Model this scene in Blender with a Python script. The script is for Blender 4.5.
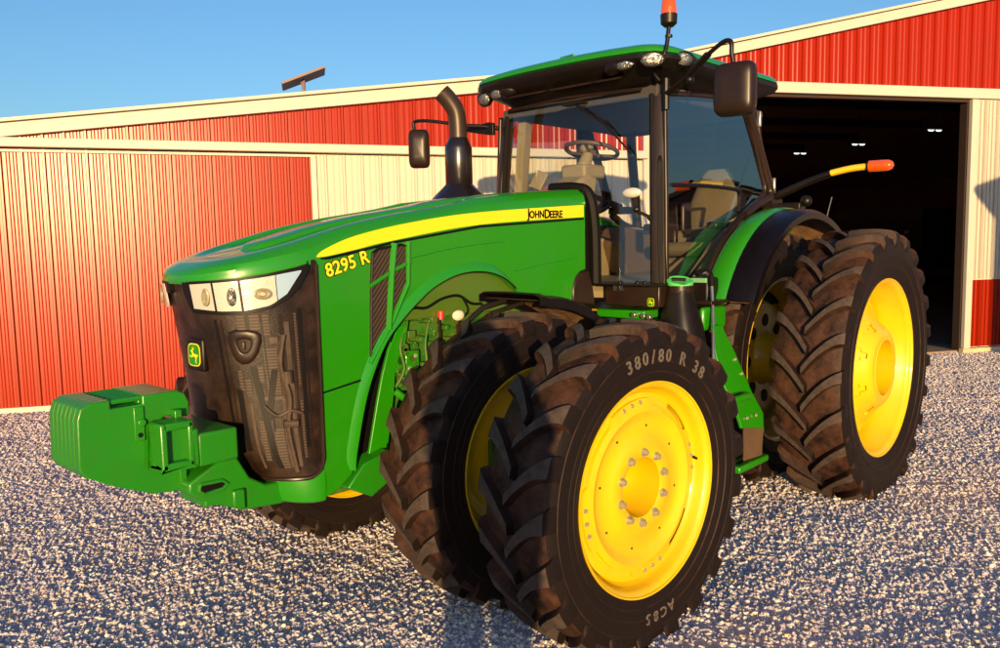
import bpy, bmesh, math, random
from mathutils import Vector, Matrix
R = math.radians
PI = math.pi
random.seed(7)
for o in list(bpy.data.objects):
    bpy.data.objects.remove(o)
scn = bpy.context.scene
COL = scn.collection

# ------------------------------------------------------------------ camera, sky, sun, exposure
CAM = Vector((6.281, 3.687, 1.905))
YAW, PITCH, ROLL = R(222.79), R(5.71), R(-1.15)
d = Vector((math.cos(YAW)*math.cos(PITCH), math.sin(YAW)*math.cos(PITCH), -math.sin(PITCH)))
r = Vector((math.sin(YAW), -math.cos(YAW), 0))
u = r.cross(d)
r2 = r*math.cos(ROLL) + u*math.sin(ROLL)
u2 = -r*math.sin(ROLL) + u*math.cos(ROLL)
cd = bpy.data.cameras.new('camera')
cam = bpy.data.objects.new('camera', cd)
COL.objects.link(cam)
M4 = Matrix((r2, u2, -d)).transposed().to_4x4()
M4.translation = CAM
cam.matrix_world = M4
cd.sensor_width = 36.0
cd.lens = 36.0*814.8/1000.0
cd.clip_start = 0.05
cd.clip_end = 3000
scn.camera = cam

SUN_AZ, SUN_EL = R(44.5), R(5.2)
w = bpy.data.worlds.new('World')
scn.world = w
w.use_nodes = True
nt = w.node_tree
bg = nt.nodes['Background']
sky = nt.nodes.new('ShaderNodeTexSky')
sky.sky_type = 'NISHITA'
sky.sun_disc = False
sky.sun_elevation = SUN_EL
sky.sun_rotation = PI/2 - SUN_AZ
sky.air_density = 1.0
sky.dust_density = 1.0
sky.ozone_density = 3.5
nt.links.new(sky.outputs[0], bg.inputs[0])
bg.inputs[1].default_value = 0.15
sd = bpy.data.lights.new('sun', 'SUN')
sd.energy = 3.9
sd.angle = R(0.5)
sd.color = (1.0, 0.68, 0.32)
sun = bpy.data.objects.new('sun', sd)
COL.objects.link(sun)
sun.location = (20, 20, 6)
sv = Vector((math.cos(SUN_AZ)*math.cos(SUN_EL), math.sin(SUN_AZ)*math.cos(SUN_EL), math.sin(SUN_EL)))
sun.rotation_euler = sv.to_track_quat('Z', 'Y').to_euler()
vs = scn.view_settings
vs.view_transform = 'Standard'
vs.look = 'None'
vs.gamma = 1.0
vs.exposure = 0.92
vs.use_curve_mapping = False

# ------------------------------------------------------------------ materials
def mat(name, col, rough=0.5, metal=0.0, coat=0.0, coat_rough=0.05, var=0.0, vscale=4.0, vcol=None, bump=0.0, bscale=40.0,
        spec=0.5, emis=None, estr=0.0, rvar=0.0, trans=0.0, detail=6.0):
    m = bpy.data.materials.new(name)
    m.use_nodes = True
    t = m.node_tree
    b = t.nodes['Principled BSDF']
    b.inputs['Base Color'].default_value = (*col, 1)
    b.inputs['Roughness'].default_value = rough
    b.inputs['Metallic'].default_value = metal
    b.inputs['Coat Weight'].default_value = coat
    b.inputs['Coat Roughness'].default_value = coat_rough
    b.inputs['Specular IOR Level'].default_value = spec
    b.inputs['Transmission Weight'].default_value = trans
    if emis:
        b.inputs['Emission Color'].default_value = (*emis, 1)
        b.inputs['Emission Strength'].default_value = estr
    tc = t.nodes.new('ShaderNodeTexCoord')
    if var > 0 or rvar > 0:
        n = t.nodes.new('ShaderNodeTexNoise')
        n.inputs['Scale'].default_value = vscale
        n.inputs['Detail'].default_value = detail
        n.inputs['Roughness'].default_value = 0.65
        t.links.new(tc.outputs['Object'], n.inputs['Vector'])
        cr = t.nodes.new('ShaderNodeValToRGB')
        cr.color_ramp.elements[0].position = 0.42
        cr.color_ramp.elements[1].position = 0.72
        t.links.new(n.outputs['Fac'], cr.inputs['Fac'])
        if var > 0:
            mx = t.nodes.new('ShaderNodeMixRGB')
            mx.inputs['Color1'].default_value = (*col, 1)
            vc = vcol or tuple(c*0.6 for c in col)
            mx.inputs['Color2'].default_value = (*vc, 1)
            ml = t.nodes.new('ShaderNodeMath'); ml.operation = 'MULTIPLY'; ml.inputs[1].default_value = var
            t.links.new(cr.outputs['Color'], ml.inputs[0])
            t.links.new(ml.outputs[0], mx.inputs['Fac'])
            t.links.new(mx.outputs[0], b.inputs['Base Color'])
        if rvar > 0:
            mr = t.nodes.new('ShaderNodeMapRange')
            mr.inputs['To Min'].default_value = rough
            mr.inputs['To Max'].default_value = min(1.0, rough+rvar)
            t.links.new(cr.outputs['Color'], mr.inputs['Value'])
            t.links.new(mr.outputs[0], b.inputs['Roughness'])
    if bump > 0:
        n2 = t.nodes.new('ShaderNodeTexNoise')
        n2.inputs['Scale'].default_value = bscale
        n2.inputs['Detail'].default_value = 5
        t.links.new(tc.outputs['Object'], n2.inputs['Vector'])
        bp = t.nodes.new('ShaderNodeBump')
        bp.inputs['Strength'].default_value = bump
        bp.inputs['Distance'].default_value = 0.01
        t.links.new(n2.outputs['Fac'], bp.inputs['Height'])
        t.links.new(bp.outputs[0], b.inputs['Normal'])
    return m

M = {}
M['green'] = mat('green_paint', (0.014, 0.225, 0.001), 0.30, coat=0.45, coat_rough=0.04, var=0.35, vscale=2.5, vcol=(0.026, 0.18, 0.006), bump=0.02, bscale=6, rvar=0.08)
M['cast_green'] = mat('cast_green_paint', (0.012, 0.20, 0.003), 0.40, coat=0.25, coat_rough=0.15, var=0.5, vscale=9, vcol=(0.03, 0.15, 0.008), bump=0.12, bscale=60)
M['dusty_green'] = mat('dusty_green', (0.020, 0.13, 0.006), 0.5, var=0.9, vscale=16, vcol=(0.13, 0.12, 0.03), bump=0.2, bscale=30)
M['yellow'] = mat('yellow_paint', (0.74, 0.485, 0.0), 0.34, coat=0.3, coat_rough=0.12, var=0.6, vscale=5, vcol=(0.60, 0.37, 0.006), rvar=.2, bump=0.03, bscale=20)
M['decal_yellow'] = mat('decal_yellow', (0.85, 0.68, 0.01), 0.3, coat=0.5)
M['decal_black'] = mat('decal_black', (0.005, 0.004, 0.004), 0.6, spec=0.15)
def tyre_mat():
    m = mat('tyre_rubber', (0.008, 0.0045, 0.004), 0.6, spec=0.22, bump=0.25, bscale=90)
    t = m.node_tree; b = t.nodes['Principled BSDF']
    tc = t.nodes.new('ShaderNodeTexCoord')
    sp = t.nodes.new('ShaderNodeSeparateXYZ'); t.links.new(tc.outputs['Normal'], sp.inputs[0])
    ab = t.nodes.new('ShaderNodeMath'); ab.operation = 'ABSOLUTE'; t.links.new(sp.outputs['Y'], ab.inputs[0])
    mr = t.nodes.new('ShaderNodeMapRange'); mr.inputs['From Min'].default_value = 0.85; mr.inputs['From Max'].default_value = 0.45
    t.links.new(ab.outputs[0], mr.inputs['Value'])
    n = t.nodes.new('ShaderNodeTexNoise'); n.inputs['Scale'].default_value = 9; n.inputs['Detail'].default_value = 9; n.inputs['Roughness'].default_value = 0.7
    t.links.new(tc.outputs['Object'], n.inputs['Vector'])
    cr = t.nodes.new('ShaderNodeValToRGB'); cr.color_ramp.elements[0].position = 0.36; cr.color_ramp.elements[1].position = 0.66
    t.links.new(n.outputs['Fac'], cr.inputs[0])
    ml = t.nodes.new('ShaderNodeMath'); ml.operation = 'MULTIPLY'
    t.links.new(mr.outputs[0], ml.inputs[0]); t.links.new(cr.outputs[0], ml.inputs[1])
    mx = t.nodes.new('ShaderNodeMixRGB'); mx.inputs[1].default_value = (0.009, 0.005, 0.0045, 1); mx.inputs[2].default_value = (0.080, 0.034, 0.020, 1)
    t.links.new(ml.outputs[0], mx.inputs[0]); t.links.new(mx.outputs[0], b.inputs['Base Color'])
    return m
M['tyre'] = tyre_mat()
M['lug_top'] = mat('worn_lug_top', (0.060, 0.038, 0.030), 0.8, var=1.0, vscale=22, vcol=(0.022, 0.013, 0.010), bump=0.4, bscale=120)
M['letter'] = mat('tyre_lettering', (0.12, 0.095, 0.08), 0.75, var=.8, vscale=30, vcol=(.05, .04, .035))
M['plastic'] = mat('black_plastic', (0.006, 0.0035, 0.003), 0.42, spec=0.35, var=0.3, vscale=8, vcol=(0.024, 0.013, 0.009), bump=0.05, bscale=120)
M['trimplastic'] = mat('cab_frame_plastic', (0.016, 0.008, 0.006), 0.36, spec=0.35, var=0.4, vscale=4, vcol=(0.040, 0.020, 0.012))
M['darkplastic'] = mat('dark_plastic', (0.006, 0.004, 0.004), 0.45, spec=0.3)
M['fender'] = mat('fender_plastic', (0.004, 0.0025, 0.004), 0.33, spec=0.28, var=0.3, vscale=6, vcol=(0.010, 0.006, 0.005))
M['muddy'] = mat('muddy_underside', (0.22, 0.11, 0.045), 0.85, var=0.9, vscale=14, vcol=(0.04, 0.02, 0.012), bump=0.5, bscale=40)
M['mesh'] = mat('grille_mesh', (0.012, 0.006, 0.004), 0.36, spec=0.35, coat=0.1, coat_rough=0.15, var=1.0, vscale=7, vcol=(.045, .025, .015), bump=0.3, bscale=300)
M['exhaust'] = mat('exhaust_metal', (0.010, 0.006, 0.006), 0.26, metal=0.0, coat=0.5, coat_rough=0.15)
M['exhaust_tip'] = mat('exhaust_heat_metal', (0.045, 0.026, 0.018), 0.4, metal=0.3, var=0.5, vscale=10)
M['chrome'] = mat('lamp_reflector', (0.80, 0.76, 0.68), 0.25, metal=0.35, bump=0.25, bscale=25)
M['worklamp'] = mat('work_lamp_reflector', (0.55, 0.50, 0.42), 0.12, metal=0.95, bump=1.0, bscale=70)
M['steel'] = mat('bolt_steel', (0.40, 0.37, 0.26), 0.4, metal=0.45, bump=0.2)
M['bare'] = mat('handrail_metal', (0.55, 0.5, 0.45), 0.3, metal=0.9)
M['beige'] = mat('cab_beige', (0.27, 0.21, 0.125), 0.6, var=0.3, vscale=5)
M['seat'] = mat('seat_fabric', (0.20, 0.155, 0.085), 0.85, bump=0.3, bscale=200)
M['wheelbrown'] = mat('wheel_brown', (0.10, 0.06, 0.035), 0.5)
M['headliner'] = mat('headliner', (0.05, 0.042, 0.04), 0.8)
M['capgreen'] = mat('cap_green', (0.10, 0.62, 0.12), 0.35, coat=0.3)
M['amber'] = mat('amber_lens', (0.62, 0.06, 0.003), 0.15, coat=0.8, bump=0.3, bscale=60, emis=(1, 0.16, 0.0), estr=0.12)
M['reflector'] = mat('yellow_reflector', (0.9, 0.55, 0.02), 0.4)
M['red'] = mat('red_handle', (0.6, 0.03, 0.02), 0.4)
M['white'] = mat('white_cap', (0.7, 0.66, 0.5), 0.5)
M['radiator'] = mat('radiator_brown', (0.075, 0.046, 0.031), 0.5, var=0.9, vscale=14, vcol=(.02, .012, .008))
M['vent'] = None
M['tufts'] = mat('dry_grass', (0.20, 0.17, 0.05), 0.9)
def vent_mat():
    m = mat('vent_mesh', (0.05, 0.032, 0.024), 0.5)
    t = m.node_tree; b = t.nodes['Principled BSDF']
    tc = t.nodes.new('ShaderNodeTexCoord')
    mp = t.nodes.new('ShaderNodeMapping'); mp.inputs['Rotation'].default_value = (0, R(40), 0)
    t.links.new(tc.outputs['Object'], mp.inputs[0])
    wv = t.nodes.new('ShaderNodeTexWave'); wv.bands_direction = 'X'; wv.inputs['Scale'].default_value = 16
    t.links.new(mp.outputs[0], wv.inputs[0])
    mx = t.nodes.new('ShaderNodeMixRGB'); mx.inputs[1].default_value = (0.012, 0.008, 0.006, 1); mx.inputs[2].default_value = (0.075, 0.045, 0.03, 1)
    t.links.new(wv.outputs['Fac'], mx.inputs[0]); t.links.new(mx.outputs[0], b.inputs['Base Color'])
    return m
M['vent'] = vent_mat()
def glass_mat(name, tint, rough=0.0, minr=0.04, ior=1.5):
    m = bpy.data.materials.new(name); m.use_nodes = True
    t = m.node_tree; t.nodes.clear()
    o = t.nodes.new('ShaderNodeOutputMaterial')
    tr = t.nodes.new('ShaderNodeBsdfTransparent'); tr.inputs[0].default_value = (*tint, 1)
    gl = t.nodes.new('ShaderNodeBsdfGlossy'); gl.inputs['Roughness'].default_value = rough
    ge = t.nodes.new('ShaderNodeNewGeometry')
    dt = t.nodes.new('ShaderNodeVectorMath'); dt.operation = 'DOT_PRODUCT'
    t.links.new(ge.outputs['Normal'], dt.inputs[0]); t.links.new(ge.outputs['Incoming'], dt.inputs[1])
    ab = t.nodes.new('ShaderNodeMath'); ab.operation = 'ABSOLUTE'; t.links.new(dt.outputs['Value'], ab.inputs[0])
    om = t.nodes.new('ShaderNodeMath'); om.operation = 'SUBTRACT'; om.inputs[0].default_value = 1.0; t.links.new(ab.outputs[0], om.inputs[1])
    pw = t.nodes.new('ShaderNodeMath'); pw.operation = 'POWER'; pw.inputs[1].default_value = 5.0; t.links.new(om.outputs[0], pw.inputs[0])
    fr = t.nodes.new('ShaderNodeMath'); fr.operation = 'MULTIPLY_ADD'; fr.inputs[1].default_value = 1.0-minr; fr.inputs[2].default_value = minr
    t.links.new(pw.outputs[0], fr.inputs[0])
    mx = t.nodes.new('ShaderNodeMixShader')
    t.links.new(fr.outputs[0], mx.inputs[0]); t.links.new(tr.outputs[0], mx.inputs[1]); t.links.new(gl.outputs[0], mx.inputs[2])
    t.links.new(mx.outputs[0], o.inputs[0])
    return m
M['glass'] = glass_mat('cab_glass', (0.88, 0.90, 0.86), minr=.07)
M['doorglass'] = glass_mat('tinted_door_glass', (0.86, 0.88, 0.86), minr=.24)
M['lens'] = glass_mat('lamp_glass', (0.95, 0.95, 0.93))
# barn
M['barn_red'] = mat('red_steel_sheet', (0.30, 0.013, 0.0005), 0.27, spec=0.22, coat=0.0, var=0.45, vscale=1.3, vcol=(0.26, 0.016, 0.001), bump=0.02, bscale=3)
M['barn_white'] = mat('cream_steel_sheet', (0.55, 0.48, 0.40), 0.5, spec=.3, var=0.35, vscale=2, vcol=(0.50, 0.43, 0.33))
M['barn_trim'] = mat('cream_trim', (0.56, 0.50, 0.43), 0.5, spec=.3, var=0.3, vscale=3, vcol=(0.50, 0.44, 0.35))
M['sill_board'] = mat('weathered_board', (0.62, 0.50, 0.30), 0.8, var=0.6, vscale=6, vcol=(0.42, 0.32, 0.18))
M['barn_dark'] = mat('barn_inside', (0.34, 0.17, 0.11), 0.9, var=0.4, vscale=1.0)
M['barn_post'] = mat('barn_post', (0.05, 0.03, 0.022), 0.9)
M['jamb_wood'] = mat('jamb_wood', (0.035, 0.016, 0.010), 0.8)
M['barn_floor'] = mat('barn_floor', (0.26, 0.17, 0.12), 0.9, var=0.5, vscale=2)
M['apron'] = mat('concrete_apron', (0.30, 0.21, 0.15), 0.9, var=0.5, vscale=5)
M['lamp'] = mat('lit_lamp', (1, 1, 1), 0.5, emis=(0.9, 1.0, 1.0), estr=1.0)
M['panelback'] = mat('panel_back', (0.20, 0.12, 0.10), 0.5)
M['skin'] = mat('skin', (0.45, 0.28, 0.2), 0.5)
M['cloth'] = mat('cloth', (0.05, 0.07, 0.12), 0.9)

# ------------------------------------------------------------------ mesh helpers
def obj(name, bm, m, parent=None, smooth=35, bevel=0.0, seg=2, loc=None, rot=None):
    bmesh.ops.remove_doubles(bm, verts=bm.verts, dist=1e-6)
    bm.normal_update()
    me = bpy.data.meshes.new(name)
    if smooth:
        for f in bm.faces: f.smooth = True
        lim = R(smooth)
        for e in bm.edges:
            if len(e.link_faces) == 2:
                if e.calc_face_angle(0) > lim: e.smooth = False
            else:
                e.smooth = False
    bm.to_mesh(me); bm.free()
    ms = m if isinstance(m, (list, tuple)) else [m]
    for x in ms: me.materials.append(x)
    o = bpy.data.objects.new(name, me)
    COL.objects.link(o)
    if parent: o.parent = parent
    if loc is not None: o.location = loc
    if rot is not None: o.rotation_euler = rot
    if bevel > 0:
        md = o.modifiers.new('bevel', 'BEVEL'); md.width = bevel; md.segments = seg; md.limit_method = 'ANGLE'; md.angle_limit = R(40)
        md.harden_normals = False
    return o
def empty(name, loc=(0, 0, 0), rz=0, parent=None):
    o = bpy.data.objects.new(name, None); COL.objects.link(o)
    o.location = loc; o.rotation_euler = (0, 0, rz); o.empty_display_size = 0.2
    if parent: o.parent = parent
    return o
def tag(o, label=None, cat=None, group=None, kind=None):
    if label: o['label'] = label
    if cat: o['category'] = cat
    if group: o['group'] = group
    if kind: o['kind'] = kind
    return o
def box(bm, a, b, rot=None, mi=0):
    c = [(a[i]+b[i])/2 for i in range(3)]; s = [abs(b[i]-a[i]) for i in range(3)]
    mt = Matrix.Translation(c)
    if rot is not None: mt = mt @ rot.to_4x4()
    g = bmesh.ops.create_cube(bm, size=1, matrix=mt @ Matrix.Diagonal((*s, 1)))
    if mi:
        for v in g['verts']:
            for f in v.link_faces: f.material_index = mi
def prism(bm, pts, axis, a, b, mi=0):
    def P(p, v):
        q = list(p); q.insert(axis, v); return q
    va = [bm.verts.new(P(p, a)) for p in pts]; vb = [bm.verts.new(P(p, b)) for p in pts]
    n = len(pts)
    fs = [bm.faces.new(va), bm.faces.new(vb[::-1])]
    for i in range(n): fs.append(bm.faces.new((va[i], vb[i], vb[(i+1) % n], va[(i+1) % n])))
    for f in fs: f.material_index = mi
    bmesh.ops.recalc_face_normals(bm, faces=fs)
def tube(bm, pts, rad, seg=10, cap=True, mi=0, ell=None):
    pts = [Vector(p) for p in pts]
    rs = rad if isinstance(rad, (list, tuple)) else [rad]*len(pts)
    prev = None; up = None; rings = []
    for i, p in enumerate(pts):
        t = (pts[min(i+1, len(pts)-1)]-pts[max(i-1, 0)]).normalized()
        if up is None:
            up = Vector((0, 0, 1)) if abs(t.z) < 0.9 else Vector((1, 0, 0))
            s = t.cross(up).normalized()
        else:
            s = (s - t*s.dot(t)).normalized()
        q = t.cross(s).normalized()
        rx, ry = rs[i], rs[i]*(ell or 1)
        rings.append([bm.verts.new(p + s*math.cos(2*PI*k/seg)*rx + q*math.sin(2*PI*k/seg)*ry) for k in range(seg)])
    fs = []
    for a, b in zip(rings, rings[1:]):
        for k in range(seg): fs.append(bm.faces.new((a[k], a[(k+1) % seg], b[(k+1) % seg], b[k])))
    if cap:
        fs.append(bm.faces.new(rings[0][::-1])); fs.append(bm.faces.new(rings[-1]))
    for f in fs: f.material_index = mi
    bmesh.ops.recalc_face_normals(bm, faces=fs)
def lathe(bm, prof, axis='Y', seg=48, c=(0, 0, 0), mi=0, ang=(0, 2*PI), caps=False):
    # prof: list of (along, radius)
    full = abs(ang[1]-ang[0]) > 6.28
    n = seg if full else seg+1
    rows = []
    for (h, rr) in prof:
        row = []
        for k in range(n):
            t = ang[0]+(ang[1]-ang[0])*k/seg
            if axis == 'Y': p = (c[0]+rr*math.cos(t), c[1]+h, c[2]+rr*math.sin(t))
            elif axis == 'Z': p = (c[0]+rr*math.cos(t), c[1]+rr*math.sin(t), c[2]+h)
            else: p = (c[0]+h, c[1]+rr*math.cos(t), c[2]+rr*math.sin(t))
            row.append(bm.verts.new(p))
        rows.append(row)
    fs = []
    for a, b in zip(rows, rows[1:]):
        for k in range(seg):
            k2 = (k+1) % n if full else k+1
            fs.append(bm.faces.new((a[k], a[k2], b[k2], b[k])))
    if caps:
        for row in (rows[0], rows[-1]):
            if len(row) > 2: fs.append(bm.faces.new(row))
    for f in fs: f.material_index = mi
    bmesh.ops.recalc_face_normals(bm, faces=fs)
def grid(bm, rows, close=False, mi=0):
    vr = [[bm.verts.new(p) for p in r_] for r_ in rows]
    fs = []
    for a, b in zip(vr, vr[1:]):
        n = len(a)
        for k in range(n if close else n-1): fs.append(bm.faces.new((a[k], a[(k+1) % n], b[(k+1) % n], b[k])))
    for f in fs: f.material_index = mi
    return vr
def BM(): return bmesh.new()
def smoothpath(pts, n=6):
    pts = [Vector(p) for p in pts]; out = []
    for i in range(len(pts)-1):
        p0 = pts[max(i-1, 0)]; p1 = pts[i]; p2 = pts[i+1]; p3 = pts[min(i+2, len(pts)-1)]
        for k in range(n):
            t = k/n
            out.append(0.5*((2*p1)+(-p0+p2)*t+(2*p0-5*p1+4*p2-p3)*t*t+(-p0+3*p1-3*p2+p3)*t**3))
    out.append(pts[-1]); return out
def interp(tab, x):
    if x <= tab[0][0]: return tab[0][1]
    for (x0, y0), (x1, y1) in zip(tab, tab[1:]):
        if x <= x1: return y0+(y1-y0)*(x-x0)/(x1-x0)
    return tab[-1][1]
def text_bm(s, size, off=0.0, ext=0.004, res=3, shear=0.0, spacing=1.0):
    cu = bpy.data.curves.new('t', 'FONT'); cu.body = s; cu.size = size; cu.offset = off; cu.extrude = ext
    cu.resolution_u = res; cu.align_x = 'CENTER'; cu.align_y = 'CENTER'; cu.shear = shear; cu.space_character = spacing
    o = bpy.data.objects.new('t', cu); COL.objects.link(o)
    bpy.context.view_layer.update()
    me = bpy.data.meshes.new_from_object(o.evaluated_get(bpy.context.evaluated_depsgraph_get()))
    bpy.data.objects.remove(o); bpy.data.curves.remove(cu)
    bm = BM(); bm.from_mesh(me); bpy.data.meshes.remove(me)
    return bm
def add_text(bm, s, size, mtx, **k):
    t = text_bm(s, size, **k); t.transform(mtx)
    me = bpy.data.meshes.new('x'); t.to_mesh(me); t.free()
    bm.from_mesh(me); bpy.data.meshes.remove(me)

# ------------------------------------------------------------------ ground
def gravel_ground_mat():
    m = bpy.data.materials.new('gravel_ground'); m.use_nodes = True
    t = m.node_tree; b = t.nodes['Principled BSDF']; b.inputs['Roughness'].default_value = 0.9
    b.inputs['Specular IOR Level'].default_value = 0.2
    tc = t.nodes.new('ShaderNodeTexCoord')
    v = t.nodes.new('ShaderNodeTexVoronoi'); v.inputs['Scale'].default_value = 55
    t.links.new(tc.outputs['Object'], v.inputs['Vector'])
    cr = t.nodes.new('ShaderNodeValToRGB')
    cr.color_ramp.elements[0].color = (0.40, 0.34, 0.40, 1)
    cr.color_ramp.elements[1].color = (0.70, 0.62, 0.56, 1)
    sp = t.nodes.new('ShaderNodeSeparateColor'); t.links.new(v.outputs['Color'], sp.inputs[0])
    t.links.new(sp.outputs[0], cr.inputs[0])
    n = t.nodes.new('ShaderNodeTexNoise'); n.inputs['Scale'].default_value = 0.8; n.inputs['Detail'].default_value = 5
    t.links.new(tc.outputs['Object'], n.inputs['Vector'])
    mx = t.nodes.new('ShaderNodeMixRGB'); mx.blend_type = 'MULTIPLY'; mx.inputs[0].default_value = 0.25
    t.links.new(cr.outputs[0], mx.inputs[1]); t.links.new(n.outputs['Color'], mx.inputs[2])
    t.links.new(mx.outputs[0], b.inputs['Base Color'])
    bp = t.nodes.new('ShaderNodeBump'); bp.inputs['Strength'].default_value = 1.0; bp.inputs['Distance'].default_value = 0.012; bp.invert = True
    t.links.new(v.outputs['Distance'], bp.inputs['Height']); t.links.new(bp.outputs[0], b.inputs['Normal'])
    return m
bm = BM()
vals = [-900, -200, -60, -25]
xs = vals+[x*1.0 for x in range(-20, 21)]+[25, 60, 200, 900]
grid(bm, [[(x, y, 0) for x in xs] for y in xs])
bmesh.ops.recalc_face_normals(bm, faces=bm.faces)
for f in bm.faces:
    if f.normal.z < 0: f.normal_flip()
g = obj('ground', bm, gravel_ground_mat(), smooth=0); tag(g, kind='structure')

def stone_mat():
    m = bpy.data.materials.new('limestone_chips'); m.use_nodes = True
    t = m.node_tree; b = t.nodes['Principled BSDF']; b.inputs['Roughness'].default_value = 0.85
    b.inputs['Specular IOR Level'].default_value = 0.25
    oi = t.nodes.new('ShaderNodeObjectInfo')
    cr = t.nodes.new('ShaderNodeValToRGB')
    e = cr.color_ramp.elements
    e[0].position = 0; e[0].color = (0.40, 0.34, 0.41, 1)
    e[1].position = 1; e[1].color = (0.74, 0.67, 0.59, 1)
    for p, c in ((0.25, (0.54, 0.47, 0.52, 1)), (0.6, (0.62, 0.57, 0.58, 1)), (0.88, (0.86, 0.78, 0.68, 1)), (0.94, (0.60, 0.42, 0.26, 1))):
        k = e.new(p); k.color = c
    t.links.new(oi.outputs['Random'], cr.inputs[0])
    t.links.new(cr.outputs[0], b.inputs['Base Color'])
    return m
def make_gravel():
    bm = BM()
    # sheet of points region: a fan in front of the viewer up to the barn
    from mathutils import noise
    poly = [(7.4, 3.6), (5.0, 5.9), (-9.9, 5.9), (-9.6, 1.05), (5.3, -8.55), (8.4, -3.0)]
    def inside(x, y):
        c = False; n = len(poly)
        for i in range(n):
            (x0, y0), (x1, y1) = poly[i], poly[i-1]
            if (y0 > y) != (y1 > y) and x < (x1-x0)*(y-y0)/(y1-y0)+x0: c = not c
        return c
    st = .12; gv = {}
    def hz(x, y):
        p = Vector((x, y, 0))
        return .014+.012*noise.noise(p*1.3)+.010*noise.noise(p*3.1+Vector((5, 2, 0)))+.004*noise.noise(p*7.0)
    def gvx(i, j):
        if (i, j) not in gv: gv[(i, j)] = bm.verts.new((i*st, j*st, max(.001, hz(i*st, j*st))))
        return gv[(i, j)]
    for i in range(-84, 72):
        for j in range(-74, 50):
            if inside((i+.5)*st, (j+.5)*st): bm.faces.new((gvx(i, j), gvx(i+1, j), gvx(i+1, j+1), gvx(i, j+1)))
    o = obj('gravel', bm, stone_mat(), smooth=0)
    tag(o, 'loose pale limestone gravel covering the yard', 'gravel', kind='stuff')
    ng = bpy.data.node_groups.new('gravel_scatter', 'GeometryNodeTree')
    ng.interface.new_socket('Geometry', in_out='INPUT', socket_type='NodeSocketGeometry')
    ng.interface.new_socket('Geometry', in_out='OUTPUT', socket_type='NodeSocketGeometry')
    N = ng.nodes; L = ng.links
    gi = N.new('NodeGroupInput'); go = N.new('NodeGroupOutput')
    dp = N.new('GeometryNodeDistributePointsOnFaces'); dp.distribute_method = 'RANDOM'
    dp.inputs['Density'].default_value = 5600
    L.new(gi.outputs[0], dp.inputs['Mesh'])
    # density fades at distance from the viewer's corner
    geos = []
    for i, (sc, sub) in enumerate(((1.0, 1), (1.0, 1), (1.0, 1))):
        ic = N.new('GeometryNodeMeshIcoSphere'); ic.inputs['Radius'].default_value = 1.0; ic.inputs['Subdivisions'].default_value = 2
        sp = N.new('GeometryNodeSetPosition')
        nz = N.new('ShaderNodeTexNoise'); nz.inputs['Scale'].default_value = 0.9
        ps = N.new('GeometryNodeInputPosition')
        va = N.new('ShaderNodeVectorMath'); va.operation = 'ADD'; va.inputs[1].default_value = (i*7.3, i*3.1, i*5.7)
        L.new(ps.outputs[0], va.inputs[0]); L.new(va.outputs[0], nz.inputs['Vector'])
        sb = N.new('ShaderNodeVectorMath'); sb.operation = 'SUBTRACT'; sb.inputs[1].default_value = (0.5, 0.5, 0.5)
        L.new(nz.outputs['Color'], sb.inputs[0])
        ms = N.new('ShaderNodeVectorMath'); ms.operation = 'SCALE'; ms.inputs['Scale'].default_value = 2.6
        L.new(sb.outputs[0], ms.inputs[0])
        L.new(ic.outputs['Mesh'], sp.inputs['Geometry']); L.new(ms.outputs[0], sp.inputs['Offset'])
        sm = N.new('GeometryNodeSetMaterial'); sm.inputs['Material'].default_value = o.data.materials[0]
        L.new(sp.outputs[0], sm.inputs[0])
        ss = N.new('GeometryNodeSetShadeSmooth'); ss.inputs['Shade Smooth'].default_value = False
        L.new(sm.outputs[0], ss.inputs[0])
        geos.append(ss)
    gi2 = N.new('GeometryNodeGeometryToInstance')
    for s in reversed(geos): L.new(s.outputs[0], gi2.inputs[0])
    ip = N.new('GeometryNodeInstanceOnPoints')
    L.new(dp.outputs['Points'], ip.inputs['Points'])
    L.new(gi2.outputs[0], ip.inputs['Instance'])
    ip.inputs['Pick Instance'].default_value = True
    rv = N.new('FunctionNodeRandomValue'); rv.data_type = 'FLOAT_VECTOR'
    rv.inputs[0].default_value = (0, 0, 0); rv.inputs[0].default_value = (-1.1, -1.1, 0); rv.inputs[1].default_value = (1.1, 1.1, 6.28)
    L.new(rv.outputs[0], ip.inputs['Rotation'])
    rs = N.new('FunctionNodeRandomValue'); rs.data_type = 'FLOAT'
    rs.inputs[2].default_value = 0.0; rs.inputs[3].default_value = 1.0; rs.inputs['Seed'].default_value = 5
    pw = N.new('ShaderNodeMath'); pw.operation = 'POWER'; pw.inputs[1].default_value = 4.0
    L.new(rs.outputs[1], pw.inputs[0])
    mrr = N.new('ShaderNodeMapRange'); mrr.inputs['To Min'].default_value = 0.0041; mrr.inputs['To Max'].default_value = 0.0185
    L.new(pw.outputs[0], mrr.inputs['Value'])
    cb = N.new('ShaderNodeCombineXYZ')
    ml = N.new('ShaderNodeMath'); ml.operation = 'MULTIPLY'; ml.inputs[1].default_value = 0.72
    L.new(mrr.outputs[0], cb.inputs[0]); L.new(mrr.outputs[0], cb.inputs[1]); L.new(mrr.outputs[0], ml.inputs[0]); L.new(ml.outputs[0], cb.inputs[2])
    L.new(cb.outputs[0], ip.inputs['Scale'])
    jn = N.new('GeometryNodeJoinGeometry')
    L.new(ip.outputs[0], jn.inputs[0])
    L.new(gi.outputs[0], jn.inputs[0])
    L.new(jn.outputs[0], go.inputs[0])
    md = o.modifiers.new('scatter', 'NODES'); md.node_group = ng
    return o
make_gravel()

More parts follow.
